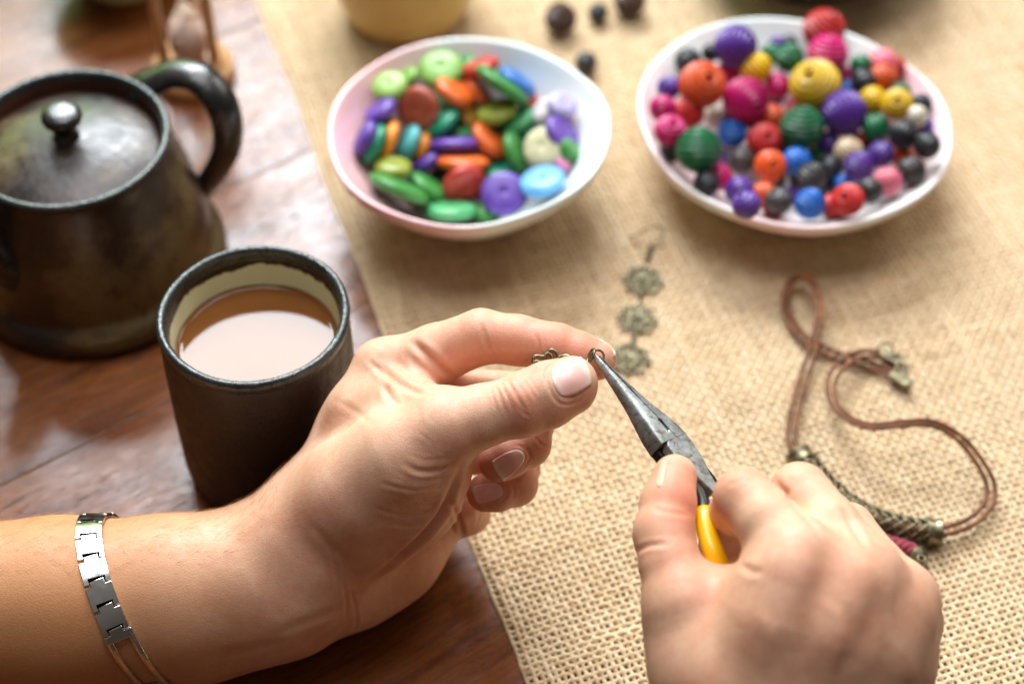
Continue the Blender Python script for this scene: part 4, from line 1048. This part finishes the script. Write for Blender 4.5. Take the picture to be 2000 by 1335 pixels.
m = MB(); m.add(tube(smooth_path([W(1264, 506, RZ + 0.8), W(1268, 493, RZ + 1.2), W(1272, 480, RZ + 1.5)], 60), 0.95 + 0.18 * np.cos(np.arange(60) * 1.6), 8)); m.build('wire_wrap', BRASS, er)
# the one held between thumb and finger
cf = -FW
he = empty('earring', KD(1090, 730, 623)); tag(he, 'brass openwork earring pinched between thumb and index finger at the plier tips', 'earring')
n1 = unit(cf + 0.25 * UP - 0.05 * RT); a1 = unit(RT - n1 * np.dot(RT, n1)); a2 = np.cross(n1, a1)
rosette(KD(1078, 730, 623.6), a1, a2, n1, 8.6, 0.2).build('flower_disc', BRASS, he)
m = MB(); m.add(ring(KD(1154, 695, 621.5), unit(a1 * 0.3 + a2), unit(n1 * 0.9 + 0.4 * a1), unit(a1 - 0.2 * a2), 2.5, 0.42)); m.build('jump_ring', BRASS, he)
m = MB(); m.add(ring(KD(1167, 695, 620.5), unit(-0.6 * a1 - a2), unit(a1 - a2 * 0.6), n1, 2.1, 0.42, 0.5)); m.build('jump_ring', BRASS, he)

# ------------------------------------------------------------------ pliers
kst = N('worn_steel'); co = kst.coord('Object')
cst = kst.ramp(kst.noise(co, 160, 6, 0.7), [(0.3, S(110, 112, 108)), (0.5, S(146, 150, 146)), (0.7, S(176, 182, 178))])
cst = kst.mix(kst.rampf(kst.noise(co, 420, 5, 0.7), [(0.52, 0.0), (0.64, 0.8)]), cst, S(92, 72, 62))
kst.set(Base_Color=cst, Metallic=0.55, Roughness=kst.rampf(kst.noise(co, 260, 4), [(0.3, 0.30), (0.7, 0.52)]), Normal=kst.bump(kst.noise(co, 520, 5, 0.7), 0.4, 0.0004))
STEEL = kst.m
DST = glaze('blackened_steel', [(0.3, S(40, 38, 37)), (0.7, S(62, 58, 56))], 120, (0.3, 0.45), None, 0.2, 0.5, 0.6).m
ky = N('yellow_dip_grip'); co = ky.coord('Object')
ky.set(Base_Color=ky.ramp(ky.noise(co, 60, 3), [(0.3, S(240, 178, 4)), (0.7, S(248, 196, 20))]), Roughness=0.28, Specular_IOR_Level=0.5, Subsurface_Weight=0.1, Subsurface_Scale=0.002, Coat_Weight=0.2,
       Normal=ky.bump(ky.noise(co, 120, 2), 0.1, 0.001))
tip, jnt = KD(1163, 696, 620.5), KD(1322, 888, 606)
pa = unit(jnt - tip); pp = unit(RT * 0.766 + UP * 0.642 - pa * np.dot(pa, RT * 0.766 + UP * 0.642)); pcv = np.cross(pp, pa)
if pcv @ cf < 0: pcv = -pcv
th = math.radians(50); en = unit(math.cos(th) * pcv + math.sin(th) * pp); ew = unit(np.cross(pa, en))
if ew @ pp > 0: ew = -ew                                    # +ew: the near left jaw's side
ew, en_ = ew, en
pl = empty('pliers', jnt); tag(pl, 'worn steel needle-nose pliers with yellow dipped handles, gripping a jump ring', 'pliers')
sS = np.array([0, 1.0, 6, 14, 22, 30, 35, 39.5]); wS = np.array([0.7, 1.25, 1.7, 2.7, 3.9, 5.6, 6.5, 6.9]); tS = np.array([0.8, 1.3, 1.75, 2.5, 3.2, 3.9, 4.1, 4.1]); pS = np.array([2, 2, 2.1, 2.4, 3, 4.2, 6, 8])
def jaw(sd):
    """half of the nose: a D section with its flat on the slit, toothed near the tip"""
    ss = np.unique(np.concatenate([np.linspace(0, 39.5, 60), np.arange(1, 20, 0.42)])); V, Fc = [], []; na = 17
    for i, s in enumerate(ss):
        w, t, p = np.interp(s, sS, wS), np.interp(s, sS, tS), np.interp(s, sS, pS)
        g0 = 0.20 + (0.34 if (int(s / 0.42) % 2 and 1 < s < 20) else 0.0) + (0.55 if s > 31 else 0)
        for k in range(na):
            a = -math.pi / 2 + math.pi * k / (na - 1); c_, s_ = math.cos(a), math.sin(a)
            x = g0 + (w - g0) * (abs(c_) ** (2 / p)); y = t * math.copysign(abs(s_) ** (2 / p), s_)
            V.append(tip + pa * s + ew * sd * x + en * y)
    n = len(ss)
    for i in range(n - 1):
        for k in range(na):
            k2 = (k + 1) % na; q = (i * na + k, i * na + k2, (i + 1) * na + k2, (i + 1) * na + k); Fc.append(q if sd > 0 else q[::-1])
    Fc.append(tuple(range(na))); Fc.append(tuple((n - 1) * na + k for k in range(na))[::-1])
    o = obj('jaw', mesh('jaw', V, Fc), STEEL)
    bm = bmesh.new(); bm.from_mesh(o.data); bmesh.ops.recalc_face_normals(bm, faces=bm.faces); bm.to_mesh(o.data); bm.free()
    o.data.set_sharp_from_angle(angle=math.radians(38)); set_parent(o, pl); return o
jaw(1); jaw(-1)
# lap joint: a rounded boss behind the jaws, on each side half as thick, and its rivet
def slab(outl, y0, y1, name, mat):
    n = len(outl); V = [tip + pa * s + ew * x + en * y0 for s, x in outl] + [tip + pa * s + ew * x + en * y1 for s, x in outl]
    Fc = [tuple(range(n)), tuple(range(n, 2 * n))[::-1]] + [(i, n + i, n + (i + 1) % n, (i + 1) % n) for i in range(n)]
    o = obj(name, mesh(name, V, Fc, False), mat); bm = bmesh.new(); bm.from_mesh(o.data); bmesh.ops.recalc_face_normals(bm, faces=bm.faces); bm.to_mesh(o.data); bm.free()
    bevel(o, 0.5, 2); set_parent(o, pl); return o
slab([(34.5, -5.8), (36, -0.2), (38, 2.6), (41, 5.2), (46, 5.6), (51, 4.8), (56, 3.4), (62, 2.2), (62, -1.2), (56, -2.6), (50, -5.0), (44, -6.2), (39, -6.4)], 0.1, 3.9, 'joint_plate', STEEL)
slab([(34.5, 5.8), (36, 0.2), (38, -2.6), (41, -5.2), (46, -5.4), (51, -4.6), (56, -3.0), (60, -2.2), (60, 1.2), (56, 2.8), (50, 5.0), (44, 6.2), (39, 6.4)], -3.9, -0.1, 'joint_plate', DST)
rv = [(3.4 * math.cos(a), 3.4 * math.sin(a)) for a in np.linspace(0, 2 * math.pi, 28, endpoint=False)]
slab([(44.5 + x, y) for x, y in rv], 3.7, 4.15, 'rivet', STEEL)
def grip(pts, name_tang, nt):
    P = smooth_path([KD(*p[:3]) for p in pts], 60); r = np.interp(np.linspace(0, 1, 60), np.linspace(0, 1, len(pts)), [p[3] for p in pts])
    V, Fc = tube(P[:nt], r[:nt] * 0.72, 14, flat=0.8); o = obj('tang', mesh('tang', V, Fc), DST); set_parent(o, pl)
    rr_ = r[nt - 3:].copy(); rr_[0] *= 0.55; rr_[1] *= 0.85; rr_[-1] *= 0.4; rr_[-2] *= 0.8
    V, Fc = tube(P[nt - 3:], rr_, 20, flat=0.85); o = obj('handle_grip', mesh('handle_grip', V, Fc), ky.m); set_parent(o, pl)
grip([(1332, 902, 604, 3.4), (1354, 940, 600, 3.4), (1371, 975, 596, 3.2), (1380, 1035, 587, 3.6), (1400, 1095, 582, 3.9), (1432, 1170, 584, 4.0), (1480, 1260, 592, 4.4), (1530, 1350, 595, 4.0)], 'tang', 15)
grip([(1345, 893, 608, 3.4), (1378, 928, 611, 3.4), (1402, 962, 614, 3.6), (1425, 1010, 618, 4.0), (1450, 1070, 620, 4.2), (1490, 1150, 622, 4.4), (1540, 1240, 620, 4.4), (1590, 1330, 616, 4.0)], 'tang', 17)

# ------------------------------------------------------------------ necklace
kl = N('brown_leather'); co = kl.coord('Object')
kl.set(Base_Color=kl.ramp(kl.noise(co, 180, 4), [(0.3, S(80, 42, 15)), (0.55, S(122, 69, 32)), (0.8, S(150, 94, 52))]), Roughness=0.6, Normal=kl.bump(kl.noise(co, 600, 4, 0.7), 0.5, 0.0004))
nk = empty('necklace', W(1700, 900, RZ)); tag(nk, 'brown double leather cord necklace with a latticed brass tube, curled on the burlap', 'necklace')
ca = [(1562, 892, 5), (1550, 866, 5), (1546, 838, 4), (1560, 770, 4), (1582, 700, 5), (1598, 640, 9), (1602, 590, 11), (1588, 552, 10), (1562, 539, 8), (1541, 558, 6), (1535, 594, 4), (1549, 632, 3), (1580, 668, 2.5), (1630, 692, 2), (1690, 710, 2), (1738, 728, 2), (1765, 742, 3)]
cb_ = [(1742, 704, 3), (1715, 692, 4), (1682, 692, 6), (1648, 708, 8), (1624, 745, 9), (1630, 788, 10), (1664, 820, 13), (1706, 832, 17), (1760, 827, 19), (1818, 826, 18), (1868, 850, 15), (1908, 894, 11), (1934, 944, 7), (1930, 984, 5), (1896, 1018, 4.5), (1846, 1036, 5), (1826, 1038, 5.5)]
def cord(pts):
    P = smooth_path([W(u, v, RZ + z) for u, v, z in pts], 170)
    T = np.gradient(P, axis=0); T /= np.linalg.norm(T, axis=1)[:, None]; sd = np.cross(T, ZZ); sd /= np.linalg.norm(sd, axis=1)[:, None]
    t = np.linspace(0, 1, 170)
    for s in (-1, 1):
        off = sd * (s * (1.25 + 0.35 * np.sin(t * 9)))[:, None] + ZZ * (0.25 * s * np.sin(t * 7))[:, None]
        m = MB(); m.add(tube(P + off, 0.97 + 0.05 * np.sin(np.arange(170) * 0.9), 9)); m.build('cord', kl.m, nk)
cord(ca); cord(cb_)
tp = smooth_path([W(1558, 886, RZ + 5), W(1582, 916, RZ + 5), W(1630, 968, RZ + 5), (W(1690, 1008, RZ + 5)), W(1760, 1032, RZ + 5), W(1838, 1040, RZ + 5)], 160)
lat = empty('lattice_tube', tp[80]); set_parent(lat, nk)
T = np.gradient(tp, axis=0); T /= np.linalg.norm(T, axis=1)[:, None]; s1 = np.cross(T, ZZ); s1 /= np.linalg.norm(s1, axis=1)[:, None]; s2 = np.cross(s1, T)
lm = MB(); ii = np.arange(160)
for hand_ in (-1, 1):
    for k in range(7):
        a = hand_ * ii * 0.085 + k * 2 * math.pi / 7
        lm.add(tube(tp + (s1 * np.cos(a)[:, None] + s2 * np.sin(a)[:, None]) * 4.7, 0.48, 5, cap=False))
lm.build('lattice', BRASS, nk)
bpy.data.objects.remove(lat)
m = MB(); m.add(tube(tp[3:-3], 2.3, 10)); m.build('tube_core', kl.m, nk)
for sl in (slice(0, 14), slice(146, 160)):
    n = len(tp[sl]); m = MB(); m.add(tube(tp[sl], 5.4 + 0.25 * np.cos(np.linspace(0, 2 * math.pi, n)), 24)); m.build('end_cap', BRASS, nk)
# clasp end
m = MB()
for u, v in ((1742, 700), (1760, 742)):
    g = frame(W(u, v, RZ + 3.5), unit(W(u + 20, v + 12, 5) - W(u, v, 5)), unit(np.cross(ZZ, W(u + 20, v + 12, 5) - W(u, v, 5))), ZZ)
    q = prism([(-5, -2.2), (3.5, -2.2), (4.6, -1.2), (4.6, 1.2), (3.5, 2.2), (-5, 2.2)], 3.2); m.add((g(q[0]), q[1]))
o = m.build('cord_end', BRASS, nk, False); bevel(o, 0.4)
m = MB(); m.add(ring(W(1730, 684, RZ + 4), ZX, unit(ZY + 0.4 * ZZ), unit(ZZ - 0.4 * ZY), 3.2, 0.55)); m.add(ring(W(1746, 694, RZ + 4), ZX, unit(ZY - 0.8 * ZZ), unit(ZZ + 0.8 * ZY), 2.4, 0.5)); m.build('clasp_ring', BRASS, nk)
m = MB(); cl_ = [W(1752, 700, RZ + 4), W(1766, 712, RZ + 5), W(1770, 726, RZ + 4), W(1762, 738, RZ + 3), W(1752, 728, RZ + 3), W(1752, 708, RZ + 4)]
m.add(tube(smooth_path(cl_, 40), 1.0, 8)); m.build('clasp_hook', BRASS, nk)
# crimson piece tucked below the tube
cr = empty('bracelet', W(1760, 1075, RZ)); tag(cr, 'crimson braided cord bracelet with a brass end, half hidden under the gripping hand', 'bracelet')
kr = N('crimson_cord'); co = kr.coord('Object'); kr.set(Base_Color=kr.ramp(kr.noise(co, 300, 3), [(0.3, S(110, 16, 34)), (0.7, S(160, 34, 58))]), Roughness=0.75, Sheen_Weight=0.3, Normal=kr.bump(kr.noise(co, 900, 3), 0.6, 0.0004))
rp = smooth_path([W(1660, 1035, RZ + 4), W(1720, 1058, RZ + 4), W(1765, 1070, RZ + 4), W(1790, 1085, RZ + 4)], 60)
T = np.gradient(rp, axis=0); T /= np.linalg.norm(T, axis=1)[:, None]; q1 = np.cross(T, ZZ); q1 /= np.linalg.norm(q1, axis=1)[:, None]; q2 = np.cross(q1, T)
for k in range(3):
    a = np.arange(60) * 0.33 + k * 2 * math.pi / 3
    m = MB(); m.add(tube(rp + (q1 * np.cos(a)[:, None] + q2 * np.sin(a)[:, None]) * 1.9, 1.8, 9)); m.build('strand', kr.m, cr)
m = MB(); ep = smooth_path([W(1784, 1080, RZ + 4), W(1796, 1090, RZ + 4), W(1802, 1102, RZ + 3.4)], 12); m.add(tube(ep, np.array([3.6, 4.2, 4.2, 4.1, 4, 3.9, 3.7, 3.4, 3.0, 2.5, 1.9, 1.0]), 16))
m.add(ring(W(1800, 1090, RZ + 8), ZX, ZY, ZZ, 1.4, 0.5)); m.build('end_cap', BRASS, cr)
